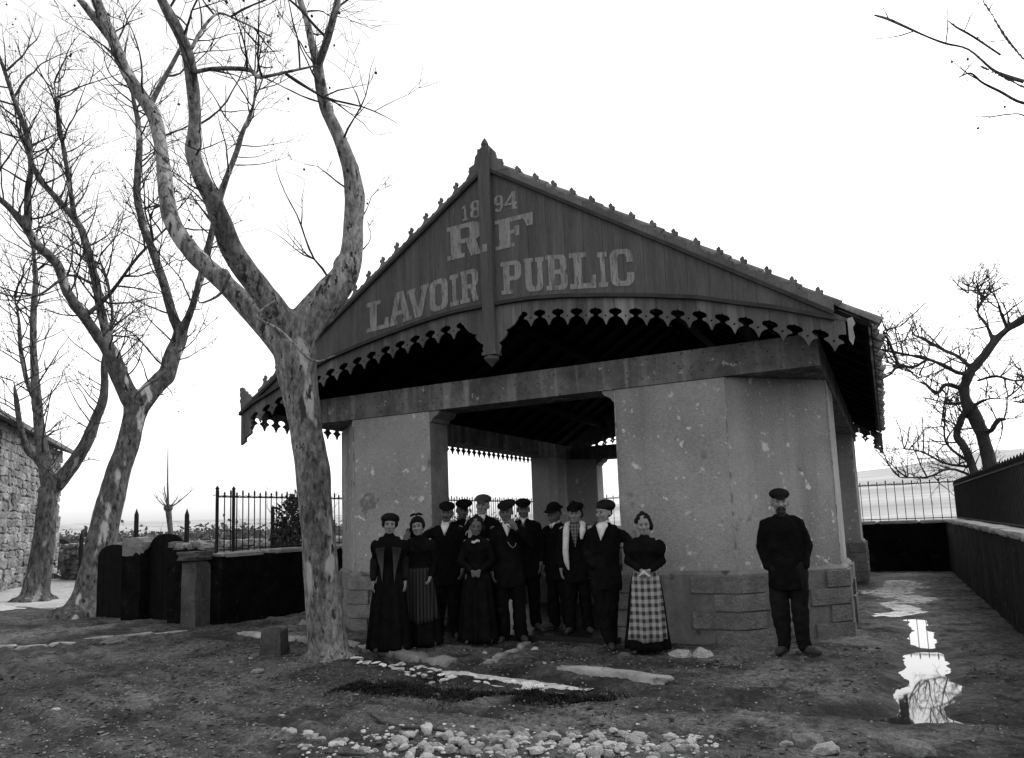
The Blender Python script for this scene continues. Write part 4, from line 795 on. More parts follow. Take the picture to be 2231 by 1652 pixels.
def tree(name, label, data, bark_m, seed, spacing, tl, tr, depth, kids, lump=.10, base_flare=True, skip=1, balls=True, seg=14, name_limb='limb', twig_z=0, spl=4, group=None, knots=(), voxel=.03):
    rng = random.Random(seed); b0 = data[0][0]; z0 = gz(b0[0], b0[1]) if data[0][0][2] < .5 else 0; root = thing(name, label, 'tree', (b0[0], b0[1], z0), 0, group)
    o = Vector((b0[0], b0[1], z0)); tw = MB(); bl = MB() if balls else None
    big = MB()
    for k, L_ in enumerate(data):
        S = spline(L_, spl); pts = [Vector(s[:3])-o for s in S]; rr = [max(.004, float(s[3])) for s in S]
        if k == 0:
            if base_flare: pts = [pts[0]+Vector((0,0,-.35))]+pts; rr = [rr[0]*1.25]+rr      # buried foot
            big.tube(pts, rr, 24, lump, seed)
            if base_flare:
                for a in range(7):
                    an = a*.9+rng.uniform(-.3,.3); dv = Vector((math.cos(an), math.sin(an), 0)); R0 = rr[1]; rl = rng.uniform(1.35,1.75)
                    big.tube([pts[5]+dv*R0*.2, pts[3]+dv*R0*.55, pts[1]+dv*R0*1.0+Vector((0,0,.05)), pts[1]+dv*R0*rl+Vector((0,0,-.14))], [R0*.3, R0*.4, R0*.34, R0*.12], 10, .12, seed+a)
            for (kz, kr, kan) in knots:
                i_ = min(range(len(pts)), key=lambda q_: abs(pts[q_].z-kz)); big.ell(pts[i_]+Vector((math.cos(kan), math.sin(kan), 0))*rr[i_]*.8, (kr, kr, kr*1.2))
        else:
            isbig = rr[0] > .045; m = big if isbig else MB()
            if isbig: q0 = pts[0]-(pts[1]-pts[0]).normalized()*rr[0]*.4; m.tube([q0]+pts, [rr[0]*.7]+rr, seg, lump, seed+k)
            else: m.tube(pts, rr, 7, .12, seed+k)
            if isbig:                                          # pruning knuckles
                for _ in range(max(1, len(pts)//6)):
                    i_ = rng.randint(3, len(pts)-2); dv = Vector((rng.uniform(-1,1), rng.uniform(-1,1), rng.uniform(-.3,1))).normalized(); kr = rr[i_]*rng.uniform(.35,.6)
                    m.ell(pts[i_]+dv*rr[i_]*.62, (kr*1.2, kr*1.1, kr*1.5), seg=8, ring=6)
            else: m.build('branch', bark_m, root, True)
        if k >= skip:
            acc = rng.uniform(0, spacing); 
            for i_ in range(1, len(pts)):
                acc += (pts[i_]-pts[i_-1]).length
                f = i_/len(pts); sp = spacing*(1.9-1.4*f)
                while acc > sp:
                    acc -= sp
                    if pts[i_].z < twig_z: continue
                    t = (pts[i_]-pts[i_-1]).normalized(); s = Vector((rng.uniform(-1,1), rng.uniform(-1,1), rng.uniform(-.2,.7))); s = (s-t*s.dot(t)).normalized()
                    ln = tl*rng.uniform(.4, 1.25)
                    twig(tw, pts[i_]+s*rr[i_]*.8, s+t*rng.uniform(.2,.9), ln, tr*rng.uniform(.7,1.2)*min(1, .5+ln/tl*.5), rng, depth, bl, .16, .38, kids)
    soft(big, 'trunk', bark_m, root, voxel, 2, lump*.16, 3.0)
    tag(tw.build('twigs', 'twig', root), kind='stuff')
    if balls and bl.v: tag(bl.build('seed_balls', 'twig', root), kind='stuff')
    return root
tree('plane_tree', 'large mottled plane tree with three forked limbs in front of the wash house', TREES['near'], 'bark', 11, .30, 1.2, .013, 2, 3, .07, spl=6, seg=18, twig_z=4.3, knots=((3.05,.09,2.6),(3.35,.08,3.4)), voxel=.024)
tree('plane_tree', 'leaning plane tree with flaking pale bark beside the arched doors', TREES['middle'], 'bark2', 22, .155, 1.5, .017, 2, 3, .09, seg=14, twig_z=3.6, voxel=.03)
tree('plane_tree', 'slimmer forked plane tree in front of the stone house', TREES['far'], 'bark3', 33, .18, 1.7, .020, 2, 3, .09, seg=12, twig_z=2.6, voxel=.035)
tree('fig_tree', 'gnarled bare fig tree spreading behind the right railing', TREES['fig'], 'fig', 44, .10, .8, .015, 2, 4, .16, base_flare=False, balls=False, skip=1, seg=10, voxel=.028)
tree('plane_tree', 'plane tree out of frame whose bare branches hang into the top right corner', TREES['right'], 'bark3', 55, .5, .5, .008, 1, 2, .10, skip=2, twig_z=4.5)
# pollarded sapling far behind the doors, bare shrubs, evergreen bush
def sapling(label, x, y, h, seed, forks=7):
    rng = random.Random(seed); t = thing('pollard_sapling', label, 'tree', (x, y, gz(x, y))); m = MB()
    m.tube([(0,0,-.2),(.05,0,h*.2),(.12,0,h*.35),(-.02,0,h*.52)], [.11,.09,.085,.10], 8, .15, seed); m.ell((-.02,0,h*.53), (.15,.15,.13)); m.build('trunk', 'bark3', t, True); c = MB()
    c.tube([(-.02,0,h*.52),(-.08,0,h*.72),(-.16,.05,h)], [.045,.03,.012], 6)
    for k in range(forks): an = k*6.28/forks; twig(c, Vector((0,0,h*.53)), Vector((math.cos(an),math.sin(an),.5)), h*rng.uniform(.1,.25), .03, rng, 1, None, 0, .2, 2)
    c.build('crown', 'bark3', t); return t
sapling('small pollarded tree with one tall shoot beyond the arched doors', -21.9, 17.45, 4.6, 3)
sapling('tiny bare tree in the field between the house and the leaning tree', -48, 29, 3.2, 4, 5)
def shrub(label, x, y, h, seed, n=16, g=None):
    rng = random.Random(seed); t = thing('bare_shrub', label, 'shrub', (x, y, gz(x, y)), 0, g); c = MB()
    for k in range(n): an = rng.uniform(0, 6.28); twig(c, Vector((rng.uniform(-.2,.2),rng.uniform(-.2,.2),0)), Vector((math.cos(an)*.7,math.sin(an)*.7,rng.uniform(.5,1.2))), h*rng.uniform(.6,1.1), .014, rng, 2, None, .05, .3, 3)
    c.build('stems', 'twig', t); return t
shrub('bare twiggy shrub beside the leaning tree and its stakes', -14.3, 12.2, 1.5, 5)
shrub('bare shrub behind the left end of the iron railing', -15.6, 17.6, 1.7, 6, 22)
shrub('low bare shrub near the pollarded sapling', -19.5, 19.2, 1.5, 7)
def bush(label, x, y, h, rx, seed, n=2600):
    rng = random.Random(seed); t = thing('evergreen_bush', label, 'bush', (x, y, gz(x, y))); s = MB()
    for k in range(5): twig(s, Vector((rng.uniform(-.1,.1),rng.uniform(-.1,.1),0)), Vector((rng.uniform(-.3,.3),rng.uniform(-.3,.3),1)), h*.85, .03, rng, 2, None, 0, .2, 4)
    s.build('stems', 'twig', t); c = MB()
    cl = [(rng.uniform(-1,1)*rx*.75, rng.uniform(-1,1)*rx*.6, h*rng.uniform(.12,.92), rng.uniform(.16,.34)) for _ in range(26)]
    for k in range(n):
        cx, cy, cz, cr = rng.choice(cl); d = Vector((rng.gauss(0,1), rng.gauss(0,1), rng.gauss(0,1))).normalized()*cr*rng.uniform(.5,1.1); p = Vector((cx,cy,cz))+d
        if p.z < .02: continue
        u = Vector((rng.uniform(-1,1), rng.uniform(-1,1), rng.uniform(-1,1))).normalized(); v = u.orthogonal().normalized(); a = rng.uniform(.04,.075)
        c.add([p-u*a, p+v*a*.4, p+u*a, p-v*a*.4], [(0,1,2,3)])
    c.build('foliage', 'leaf', t); return t
bush('dark evergreen bush behind the railing beside the big tree trunk', -11.75, 12.7, 2.45, .42, 8)
sc = MB(); rg2 = random.Random(77)                               # scrub and hedges on the far plain
for k in range(240):
    an = math.radians(rg2.uniform(28, 76)); dist = rg2.uniform(32, 150); cx, cy = -math.sin(an)*dist, math.cos(an)*dist
    if cy < 22 and cx > -22: continue
    sz = rg2.uniform(.5, 1.5)*(1+dist/160); z0 = gz(cx, cy)
    for j in range(70):
        p = Vector((cx+rg2.gauss(0, sz*1.3), cy+rg2.gauss(0, sz*.5), z0+abs(rg2.gauss(0, sz*.38)))); u = Vector((rg2.uniform(-1,1), rg2.uniform(-1,1), rg2.uniform(-1,1))).normalized(); v = u.orthogonal().normalized(); a = rg2.uniform(.10,.26)*(1+dist/150)
        sc.add([p-u*a, p+v*a*.5, p+u*a, p-v*a*.5], [(0,1,2,3)])
MT['scrub'] = mat('winter_scrub', .05, .12, .4, 4, .95)
tag(sc.build('scrub', 'scrub'), 'low winter scrub scattered over the far plain', 'scrub', kind='stuff')
bush('small dark bush at the foot of the hillside fields', 9.5, 62, 3.0, 2.2, 9, 1500)
# ---------------------------------------------------------------- people
def V3(*a): return Vector(a)
def hand(mb, wr, d, nrm, curl=.5, k=1.0, thumb=1, spread=.0):
    d = d.normalized(); nrm = (nrm-d*nrm.dot(d)).normalized(); s = d.cross(nrm)*thumb
    mb.ell(wr+d*.045*k, (.050*k, .040*k, .017*k), (d, s, nrm)); mb.cap(wr-d*.03*k, .026*k, wr+d*.02*k, .027*k)
    for i_, (off, ln) in enumerate(((.030,.068),(.010,.078),(-.010,.072),(-.029,.055))):
        b_ = wr+d*.085*k+s*off*k; a1 = curl*.6; a2 = curl*1.5
        d1 = (d*math.cos(a1)-nrm*math.sin(a1)+s*spread*off*8).normalized(); d2 = d*math.cos(a2)-nrm*math.sin(a2)
        m_ = b_+d1*ln*.55*k; mb.cap(b_-d*.02*k, .0092*k, m_, .0088*k, 8); mb.cap(m_, .0088*k, m_+d2*ln*.5*k, .0074*k, 8)
    tb = wr+d*.025*k+s*.030*k; m_ = tb+(d*.6+s*.75-nrm*.25).normalized()*.04*k; mb.cap(tb, .013*k, m_, .0105*k, 8); mb.cap(m_, .0105*k, m_+(d*.85+s*.25-nrm*.4).normalized()*.034*k, .0085*k, 8)
DEF_ARM = ((.225, .03, 1.12), (.215, -.05, .885))
def person(label, loc, rz, H, sex='m', skin='skin', arms=(None, None), top='cloth', low='cloth', hat=None, hat_m='cloth', head=(0, 0, 0), legs=None, shirt=None,
           moustache=False, beard=False, hair='short', puff=0.0, apron=None, hem=.03, hands=(1, 1), lean=0.0, curl=(.5, .5), lapels=None, handdir=(None, None), wide=1.0):
    root = thing('person', label, 'person', loc, rz); k = H/1.70
    S = Matrix.Scale(k, 4)
    if lean: S = Matrix.Rotation(lean, 4, 'Y') @ S
    f = 1.0 if sex == 'm' else .84
    HR_ = Matrix.Translation((0, 0, 1.47)) @ Matrix.Rotation(head[0], 4, 'Z') @ Matrix.Rotation(head[1], 4, 'X') @ Matrix.Rotation(head[2], 4, 'Y') @ Matrix.Scale(1.07, 4) @ Matrix.Translation((0, 0, -1.47))
    Ls = legs or {}
    J = {}
    for s, nme in ((-1, 'R'), (1, 'L')):
        J['hip'+nme] = V3(s*.09, 0, .90); J['knee'+nme] = V3(*Ls.get('knee'+nme, (s*.10, -.015, .48))); J['ank'+nme] = V3(*Ls.get('ank'+nme, (s*.115, .03, .085))); J['toe'+nme] = V3(*Ls.get('toe'+nme, (s*.15, -.11, .04)))
        J['sh'+nme] = V3(s*.178*f*wide, .01, 1.385)
        a = arms[0 if s < 0 else 1] or DEF_ARM
        e, w_ = a; fa = 1.0 if sex == 'm' else .87; J['el'+nme] = V3(s*abs(e[0])*fa if a is DEF_ARM else e[0], e[1], e[2]); J['wr'+nme] = V3(s*abs(w_[0])*fa if a is DEF_ARM else w_[0], w_[1], w_[2])
    # --- body: one continuous surface
    hd_ = MB()
    hd_.ell((0,.012,1.605), (.074,.094,.096), seg=18, ring=12); hd_.ell((0,-.028,1.548), (.066,.062,.086), seg=16, ring=10); hd_.ell((0,-.064,1.489), (.036,.027,.025))
    hd_.ell((0,-.038,1.505), (.056,.045,.035)); hd_.cap((0,-.090,1.582), .0085, (0,-.119,1.546), .0135); hd_.ell((-.012,-.106,1.541), (.009,.011,.008)); hd_.ell((.012,-.106,1.541), (.009,.011,.008))
    hd_.ell((-.030,-.082,1.601), (.027,.013,.010)); hd_.ell((.030,-.082,1.601), (.027,.013,.010))
    hd_.ell((-.038,-.070,1.549), (.022,.022,.022)); hd_.ell((.038,-.070,1.549), (.022,.022,.022)); hd_.ell((0,-.094,1.519), (.022,.010,.0065)); hd_.ell((0,-.091,1.508), (.020,.011,.008))
    for s in (-1, 1): hd_.ell((s*.077,.012,1.568), (.011,.022,.033))
    hd_.xform(HR_)
    b = MB(); b.add(hd_.v, hd_.f); b.cap((0,.02,1.40), .062*f, (0,.0,1.51), .052*f)
    b.ell((0,.012,1.27), (.140*f,.085,.155)); b.ell((0,0,1.08), (.112*f,.08,.16)); b.ell((0,.01,.93), (.125,.09,.12))
    for nme, s in (('R',-1), ('L',1)):
        b.cap(J['sh'+nme], .042*f, J['el'+nme], .034*f); b.cap(J['el'+nme], .033*f, J['wr'+nme], .026*f)
        b.cap(J['hip'+nme], .085, J['knee'+nme], .058); b.cap(J['knee'+nme], .055, J['ank'+nme], .038)
        if hands[0 if s < 0 else 1]:
            d = J['wr'+nme]-J['el'+nme]; hdv = handdir[0 if s < 0 else 1]
            d2, nr = (V3(*hdv[0]), V3(*hdv[1])) if hdv else (d, V3(s*1.0, -.35, .0))
            hand(b, J['wr'+nme]+d2.normalized()*.02, d2, nr, curl[0 if s < 0 else 1], f*1.02, -1 if s > 0 else 1)
    b.xform(S); soft(b, 'body', skin, root, .0082, 1)
    # --- face details
    def small(fn, name, mt): q = MB(); fn(q); q.xform(S @ HR_).build(name, mt, root, True)
    for s in (-1, 1):
        small(lambda q: q.ell((s*.031,-.0845,1.581), (.0115,.006,.0048), seg=8, ring=6), 'eye', 'eye')
        small(lambda q: q.cap((s*.016,-.0965,1.6045), .0030, (s*.044,-.0845,1.606), .0024, 6), 'eyebrow', 'eye')
    small(lambda q: (q.ell((0,-.1025,1.5135), (.019,.004,.0035), seg=8, ring=6)), 'mouth', 'lip')
    small(lambda q: (q.ell((-.011,-.1115,1.5345), (.005,.005,.004), seg=6, ring=4), q.ell((.011,-.1115,1.5345), (.005,.005,.004), seg=6, ring=4)), 'nostrils', 'lip')
    if moustache: small(lambda q: (q.cap((0,-.108,1.528), .0095, (-.030,-.094,1.518), .006, 8), q.cap((0,-.108,1.528), .0095, (.030,-.094,1.518), .006, 8)), 'moustache', 'feature')
    if beard: small(lambda q: (q.ell((0,-.070,1.482), (.047,.045,.038)), q.cap((-.012,-.104,1.527), .011, (-.036,-.086,1.505), .012, 8), q.cap((.012,-.104,1.527), .011, (.036,-.086,1.505), .012, 8), q.ell((0,-.065,1.45), (.035,.035,.03))), 'beard', 'feature')
    # --- hair
    q = MB()
    if hair == 'short': q.ell((0,.030,1.618), (.077,.086,.088), seg=14, ring=9); q.ell((0,.05,1.57), (.068,.062,.06))
    elif hair == 'up':
        q.ell((0,.024,1.632), (.088,.092,.082), seg=14, ring=9); q.ell((0,.055,1.57), (.078,.066,.07)); q.ell((0,-.046,1.662), (.072,.046,.036)); q.ell((.034,-.06,1.650), (.034,.028,.022)); q.ell((-.036,-.060,1.648), (.034,.028,.022))
        q.ell((-.078,.0,1.60), (.022,.045,.055)); q.ell((.078,.0,1.60), (.022,.045,.055))
    elif hair == 'curly':
        rg = random.Random(5)
        q.ell((0,.03,1.625), (.088,.09,.085))
        for _ in range(46):
            a = rg.uniform(0, 6.28); e = rg.uniform(-.15, 1.4); p = V3(.088*math.cos(a)*math.cos(e), .03+.088*math.sin(a)*math.cos(e), 1.622+.088*math.sin(e))
            if p.y < -.03 and p.z < 1.64: continue
            q.ell(p, (rg.uniform(.014,.026),)*3, seg=6, ring=5)
        q.ell((0,.01,1.725), (.03,.03,.025)); q.ell((.09,.03,1.56), (.03,.05,.06))
    q.xform(S @ HR_); soft(q, 'hair', 'hair', root, .011, 1)
    # --- hat
    if hat:
        q = MB()
        if hat == 'cap':
            q.ell((0,.010,1.660), (.101,.116,.056), (V3(1,0,0), V3(0,.985,.17), V3(0,-.17,.985)), 18, 10); q.ell((0,.02,1.638), (.085,.102,.034), seg=16); q.ell((0,-.088,1.621), (.062,.050,.010), (V3(1,0,0), V3(0,.93,.36), V3(0,-.36,.93)))
        elif hat == 'bigcap':
            q.ell((.012,.01,1.668), (.116,.122,.056), (V3(.985,0,.17), V3(0,.985,.17), V3(-.17,-.17,.97)), 18, 10); q.ell((0,.02,1.638), (.086,.102,.036), seg=16); q.ell((0,-.09,1.621), (.062,.050,.010), (V3(1,0,0), V3(0,.93,.36), V3(0,-.36,.93)))
        elif hat == 'beret':
            q.ell((0,.035,1.650), (.115,.108,.072), seg=18, ring=10); q.ell((0,.01,1.64), (.092,.100,.045))
        elif hat == 'felt':
            q.ell((0,.015,1.668), (.086,.102,.072), seg=16, ring=10); q.ell((0,.01,1.640), (.135,.15,.012), seg=20)
        elif hat == 'bow':
            q.ell((-.045,-.01,1.732), (.045,.014,.017), (V3(.94,0,.34), V3(0,1,0), V3(-.34,0,.94))); q.ell((.045,-.01,1.732), (.045,.014,.017), (V3(.94,0,-.34), V3(0,1,0), V3(.34,0,.94))); q.ell((0,-.01,1.722), (.014,.014,.014))
        q.xform(S @ HR_); soft(q, 'hat' if hat != 'bow' else 'hair_bow', hat_m, root, .008 if hat != 'bow' else .006, 2)
    # --- clothes
    c = MB(); g = .018
    c.ell((0,.012,1.375), (.150*f*wide,.085,.062)); c.cap((-.125*f*wide,.012,1.382), .055, (.125*f*wide,.012,1.382), .055)
    if sex == 'm':
        c.loft([(.66,.196,.150),(.72,.198,.150),(.82,.194,.145),(.95,.186,.136),(1.08,.180,.130),(1.20,.190,.132),(1.30,.192,.126),(1.37,.165,.105),(1.43,.10,.075)], (0,.006), wide)
        c.tube([(0,.018,1.40),(0,.012,1.46)], [.076,.068], 16)
    else:
        c.loft([(.98,.158,.134),(1.04,.134,.115),(1.10,.132,.112),(1.20,.150,.122),(1.28,.158,.122),(1.36,.140,.100),(1.43,.08,.07)], (0,.006), 1.0); c.ell((-.06,-.07,1.265), (.07,.06,.06)); c.ell((.06,-.07,1.265), (.07,.06,.06))
        c.tube([(0,.016,1.38),(0,.006,1.475)], [.078,.062], 16)
    for nme, s in (('R',-1), ('L',1)):
        sh, el, wr = J['sh'+nme], J['el'+nme], J['wr'+nme]; c.cap(sh+V3(-s*.012,0,-.030), .068*f, el, .058*f)
        c.cap(el, .057*f, wr.lerp(el, .06), .045*f)
        if puff: m_ = sh.lerp(el, .35); c.ell(m_, (.075+puff*.05, .075+puff*.05, .12))
    c.xform(S); soft(c, 'jacket' if sex == 'm' else 'bodice', top, root, .0125, 3, .015, 8)
    if sex == 'm':
        c = MB()
        for nme in 'RL': c.cap(J['hip'+nme]+V3(0,0,-.02), .112, J['knee'+nme], .085); c.cap(J['knee'+nme], .085, J['ank'+nme]+V3(0,-.005,.0), .078)
        c.ell((0,0,.90), (.165,.125,.10)); c.xform(S); soft(c, 'trousers', low, root, .013, 3, .026, 9)
    else:
        c = MB(); n = 56; prof = [(1.075,.120,.105,0),(1.04,.136,.118,.004),(.98,.158,.136,.008),(.85,.182,.160,.014),(.6,.205,.186,.024),(.3,.228,.214,.030),(hem+.06,.250,.238,.034),(hem,.253,.240,.034)]
        for (z, rx, ry, am) in prof:
            for j in range(n):
                a = 2*math.pi*j/n; r = 1+am/rx*(math.sin(a*9+H*7)+.5*math.sin(a*17+H*3)); c.v.append((rx*r*math.cos(a), .01+ry*r*math.sin(a), z))
        for i_ in range(len(prof)-1):
            for j in range(n): c.f.append((i_*n+j, (i_+1)*n+j, (i_+1)*n+(j+1) % n, i_*n+(j+1) % n))
        c.f.append(tuple(range(n))); c.f.append(tuple(reversed([(len(prof)-1)*n+j for j in range(n)])))
        c.f = [tuple(reversed(x)) for x in c.f]; c.xform(S).build('skirt', low, root, True)
        if apron:
            c = MB(); za_, zb_ = 1.03, apron[1]; rows = 12; n2 = 30; a0, a1 = -2.72, -.42
            for r_i in range(rows+1):
                z = za_+(zb_-za_)*r_i/rows; rx = np.interp(-z, [-1.04,-.98,-.85,-.6,-.3,0], [.142,.166,.191,.216,.242,.262]); ry = np.interp(-z, [-1.04,-.98,-.85,-.6,-.3,0], [.124,.144,.169,.196,.226,.248]); am = .042*(1-z)
                fl = .012*(r_i >= rows-1)
                for j in range(n2+1):
                    a = a0+(a1-a0)*j/n2; r = 1+am/rx*(math.sin(a*9+H*7)+.5*math.sin(a*17+H*3))+fl*math.sin(j*2.1)*2+.02; zz = z+.022*math.sin((a+1.57)*1.6)**2*(r_i/rows)*1.5
                    c.v.append((rx*r*math.cos(a), .01+ry*r*math.sin(a), zz))
            w2 = n2+1
            for i_ in range(rows):
                for j in range(n2): c.f.append((i_*w2+j, (i_+1)*w2+j, (i_+1)*w2+j+1, i_*w2+j+1))
            ao = c.xform(S).build('apron', apron[0], root, True); so_ = ao.modifiers.new('t', 'SOLIDIFY'); so_.thickness = .006; so_.offset = 1
    for nme in 'RL':
        if sex == 'm' or nme in 'RL':
            c = MB(); a, t_ = J['ank'+nme], J['toe'+nme]; fd = (t_-a); fd.z = 0; fd.normalize()
            hl = V3(a.x, a.y, t_.z)-fd*.03
            c.cap(hl, .042, t_+V3(0,0,.004), .040); c.cap(t_+V3(0,0,.003), .042, t_+fd*.05-V3(0,0,.004), .034); c.cap(a+V3(0,0,.02), .05, hl, .044)
            c.xform(S); soft(c, 'shoe', 'leather', root, .011, 2)
    # --- shirt front, lapels
    if shirt:
        w0, zb_, ym_ = shirt; c = MB()
        P_ = [(-.052,-.050,1.462),(-.060,-.088,1.425),(0,-.128,zb_),(.060,-.088,1.425),(.052,-.050,1.462),(0,-.072,1.452)]
        n_ = 6; pts = []
        for a_, b_ in ((P_[0],P_[4]), (P_[1],P_[3])): pass
        rowsP = [((-.050,-.058,1.470),(.050,-.058,1.470)), ((-w0,-.100,1.425),(w0,-.100,1.425)), ((-w0*.72,-.128,1.385),(w0*.72,-.128,1.385)), ((-w0*.42,-.141,(1.385+zb_)/2),(w0*.42,-.141,(1.385+zb_)/2)), ((-.004,-.143,zb_),(.004,-.143,zb_))]
        for (l, r_) in rowsP:
            for j in range(7):
                u = j/6; x = l[0]+(r_[0]-l[0])*u; y = l[1]-.018*math.sin(math.pi*u); c.v.append((x, y-.006, l[2]))
        for i_ in range(4):
            for j in range(6): c.f.append((i_*7+j, (i_+1)*7+j, (i_+1)*7+j+1, i_*7+j+1))
        c.tube([(0,.004,1.462),(0,-.004,1.492)], [.062,.058], 16)
        so2 = c.xform(S).build('shirt', ym_, root, True); md = so2.modifiers.new('t', 'SOLIDIFY'); md.thickness = .012; md.offset = -1
    return root, S
def extra(root, S, name, material, fn, vox=None):
    q = MB(); fn(q); q.xform(S)
    return soft(q, name, material, root, vox, 2) if vox else q.build(name, material, root, True)
def facing(x, y, off=0): return math.atan2(-x, y)*.85+off
FZ = .052
def P(x, y, f=False): return (x, y, FZ if f else gz(x, y)+.004)
# front row, from the left
r, S = person('girl in grey-trimmed open jacket and beret-like hair at the left of the group', P(-5.43,7.42), facing(-5.43,7.42), 1.60, 'f', hat='beret', hat_m='hair', hair='up', head=(.08,0,.06), lean=.012, top='cloth', arms=(((-.19,.03,1.12),(-.20,-.04,.885)), ((.19,.03,1.12),(.20,-.04,.885))), puff=.15)
for s in (-1, 1):
    extra(r, S, 'lapel', 'grey', lambda q: q.poly([[(s*.05,1.31),(s*.165,1.29),(s*.10,1.02),(s*.075,.86)][::s]], lambda u, v, w_: (u, w_-.02*math.cos(u*8), v), -.150, -.125))
for s in (-1, 1): extra(r, S, 'sleeve', 'cloth2', lambda q: q.cap((s*.192,.03,1.13), .060, (s*.20,-.03,.93), .048), .013)
r, S = person('young woman with a bow in her hair and a striped apron', P(-5.25,7.86), facing(-5.25,7.86), 1.57, 'f', hat='bow', hat_m='hair', hair='up', head=(-.08,.03,-.07), lean=-.02, apron=('stripe', .32), arms=(None, ((.21,.0,1.13),(.15,-.12,.93))), curl=(.9,.9), puff=.1)
r, S = person('moustached man in flat cap and white shirt, arm round the bowed woman', P(-5.26,8.45), facing(-5.26,8.45,-.1), 1.74, 'm', hat='cap', moustache=True, head=(.06,.02,.05), lean=.015, shirt=(.055,1.30,'white'), skin='skin2', arms=(((-.36,-.05,1.24),(-.43,-.28,1.37)), None), handdir=(((-.05,-.6,-.8),(-.3,-.75,.5)), None), curl=(.15,.9))
r, S = person('girl in black dress with white lace at the throat and clasped hands', P(-4.67,8.24), facing(-4.67,8.24), 1.53, 'f', hair='curly', skin='skin2', head=(.05,.05,.05), arms=(((-.23,-.01,1.12),(-.075,-.205,1.00)), ((.23,-.01,1.12),(.075,-.205,1.00))), handdir=(((.75,-.25,-.5),(0,-1,.2)), ((-.75,-.2,-.4),(0,-1,.2))), curl=(.5,.5))
extra(r, S, 'lace_jabot', 'white', lambda q: [q.ell((x,-.128-.004*abs(x)*0,1.385+.012*math.sin(x*60)), (.016,.014,.020), seg=8, ring=6) for x in (-.045,-.027,-.009,.009,.027,.045)], .006)
r, S = person('man in peaked kepi, white collar and watch chain with one hand raised', P(-4.36,8.55), facing(-4.36,8.55,.05), 1.74, 'm', hat='bigcap', hat_m='cloth2', head=(-.1,.05,-.04), lean=-.015, shirt=(.058,1.29,'white'), skin='skin2', arms=(None, ((.27,-.02,1.16),(.12,-.20,1.36))), handdir=(None, ((-.45,-.15,.8),(0,-1,.1))), curl=(.7,.9))
extra(r, S, 'watch_chain', 'coping', lambda q: q.tube([(.0,-.142,1.22),(.03,-.150,1.17),(.06,-.150,1.145),(.095,-.138,1.17),(.10,-.128,1.20)], [.0035]*5, 5))
extra(r, S, 'bow_tie', 'feature', lambda q: (q.ell((-.018,-.100,1.452), (.02,.008,.011)), q.ell((.018,-.100,1.452), (.02,.008,.011))))
r, S = person('leaning man in white open shirt standing with legs crossed beside the towelled person', P(-3.06,8.38), facing(-3.06,8.38,-.25), 1.66, 'm', hat='beret', hat_m='hair', shirt=(.075,1.25,'white'), head=(-.45,.1,.05), lean=.04,
    arms=(((-.24,.02,1.11),(-.12,-.12,.94)), ((.30,.10,1.20),(.40,.22,1.20))), hands=(0,0), legs={'kneeR':(-.03,-.06,.47),'ankR':(.10,-.13,.10),'toeR':(.15,-.25,.045),'kneeL':(.09,-.02,.47),'ankL':(.05,.05,.085),'toeL':(.10,-.09,.04)})
r, S = person('young woman in plaid apron holding a white handkerchief against the right pier', P(-2.47,8.10), facing(-2.47,8.10), 1.49, 'f', hair='curly', head=(.1,.03,-.07), lean=.02, apron=('plaid', .16), puff=.55, arms=(((-.22,.02,1.13),(-.06,-.185,1.04)), ((.22,.02,1.13),(.065,-.19,1.035))), handdir=(((.8,-.25,-.5),(0,-1,.25)), ((-.75,-.2,-.35),(0,-1,.25))), curl=(.35,.5), hem=.06)
extra(r, S, 'handkerchief', 'white', lambda q: (q.cap((-.02,-.255,1.02), .016, (.06,-.27,.965), .010), q.cap((-.03,-.25,1.00), .013, (-.085,-.235,.955), .008), q.ell((-.015,-.25,1.005), (.03,.018,.025))), .007)
r, S = person('bearded man in flat cap standing alone with hands in pockets by the right pier', P(-.98,8.32), facing(-.98,8.32), 1.67, 'm', hat='cap', hat_m='cloth2', beard=True, wide=.98, lean=-.025, head=(.12,.04,.04), arms=(((-.232,.06,1.12),(-.190,-.05,.90)), ((.236,.06,1.11),(.190,-.05,.90))), hands=(0,0), low='cloth2', legs={'ankR':(-.10,.03,.085),'toeR':(-.15,-.10,.04),'ankL':(.10,.03,.085),'toeL':(.20,-.09,.04)})
# back row, in the opening
person('dark-faced man in tilted cap behind the moustached man', P(-5.50,9.30,1), facing(-5.5,9.3), 1.73, 'm', hat='bigcap', skin='skin2', head=(.25,.1,.1))
person('tall man in pale-badged cap and open collar behind the girl with white lace', P(-5.0,8.95,1), facing(-5.0,8.95,-.05), 1.78, 'm', hat='cap', hat_m='grey', head=(-.12,0,.06), lean=.02, shirt=(.05,1.36,'white'), arms=(((-.25,-.10,1.16),(-.10,-.36,1.29)), None), handdir=(((.1,-.8,-.55),(0,-.5,.8)), None), curl=(.2,.5))
person('man in dark cap with wing collar behind the kepi wearer', P(-4.42,9.12,1), facing(-4.42,9.12), 1.70, 'm', hat='cap', shirt=(.02,1.44,'white'), skin='skin2', head=(.12,.05,0))
person('man in black felt hat looking down into the wash house', P(-3.98,9.22,1), facing(-3.98,9.22,-.5), 1.62, 'm', hat='felt', skin='skin2', shirt=(.02,1.44,'white'), head=(-.2,.35,0))
person('hatless dark-haired man behind the stranger in the felt hat', P(-3.80,9.42,1), facing(-3.8,9.42,.2), 1.62, 'm', hair='curly', skin='skin2', shirt=(.02,1.43,'white'), head=(-.3,.2,0))
r, S = person('person in broad dark cap with a white towel round the neck and plaid shirt', P(-3.62,8.98,1), facing(-3.62,8.98), 1.60, 'm', hat='bigcap', shirt=(.085,1.14,'plaidshirt'))
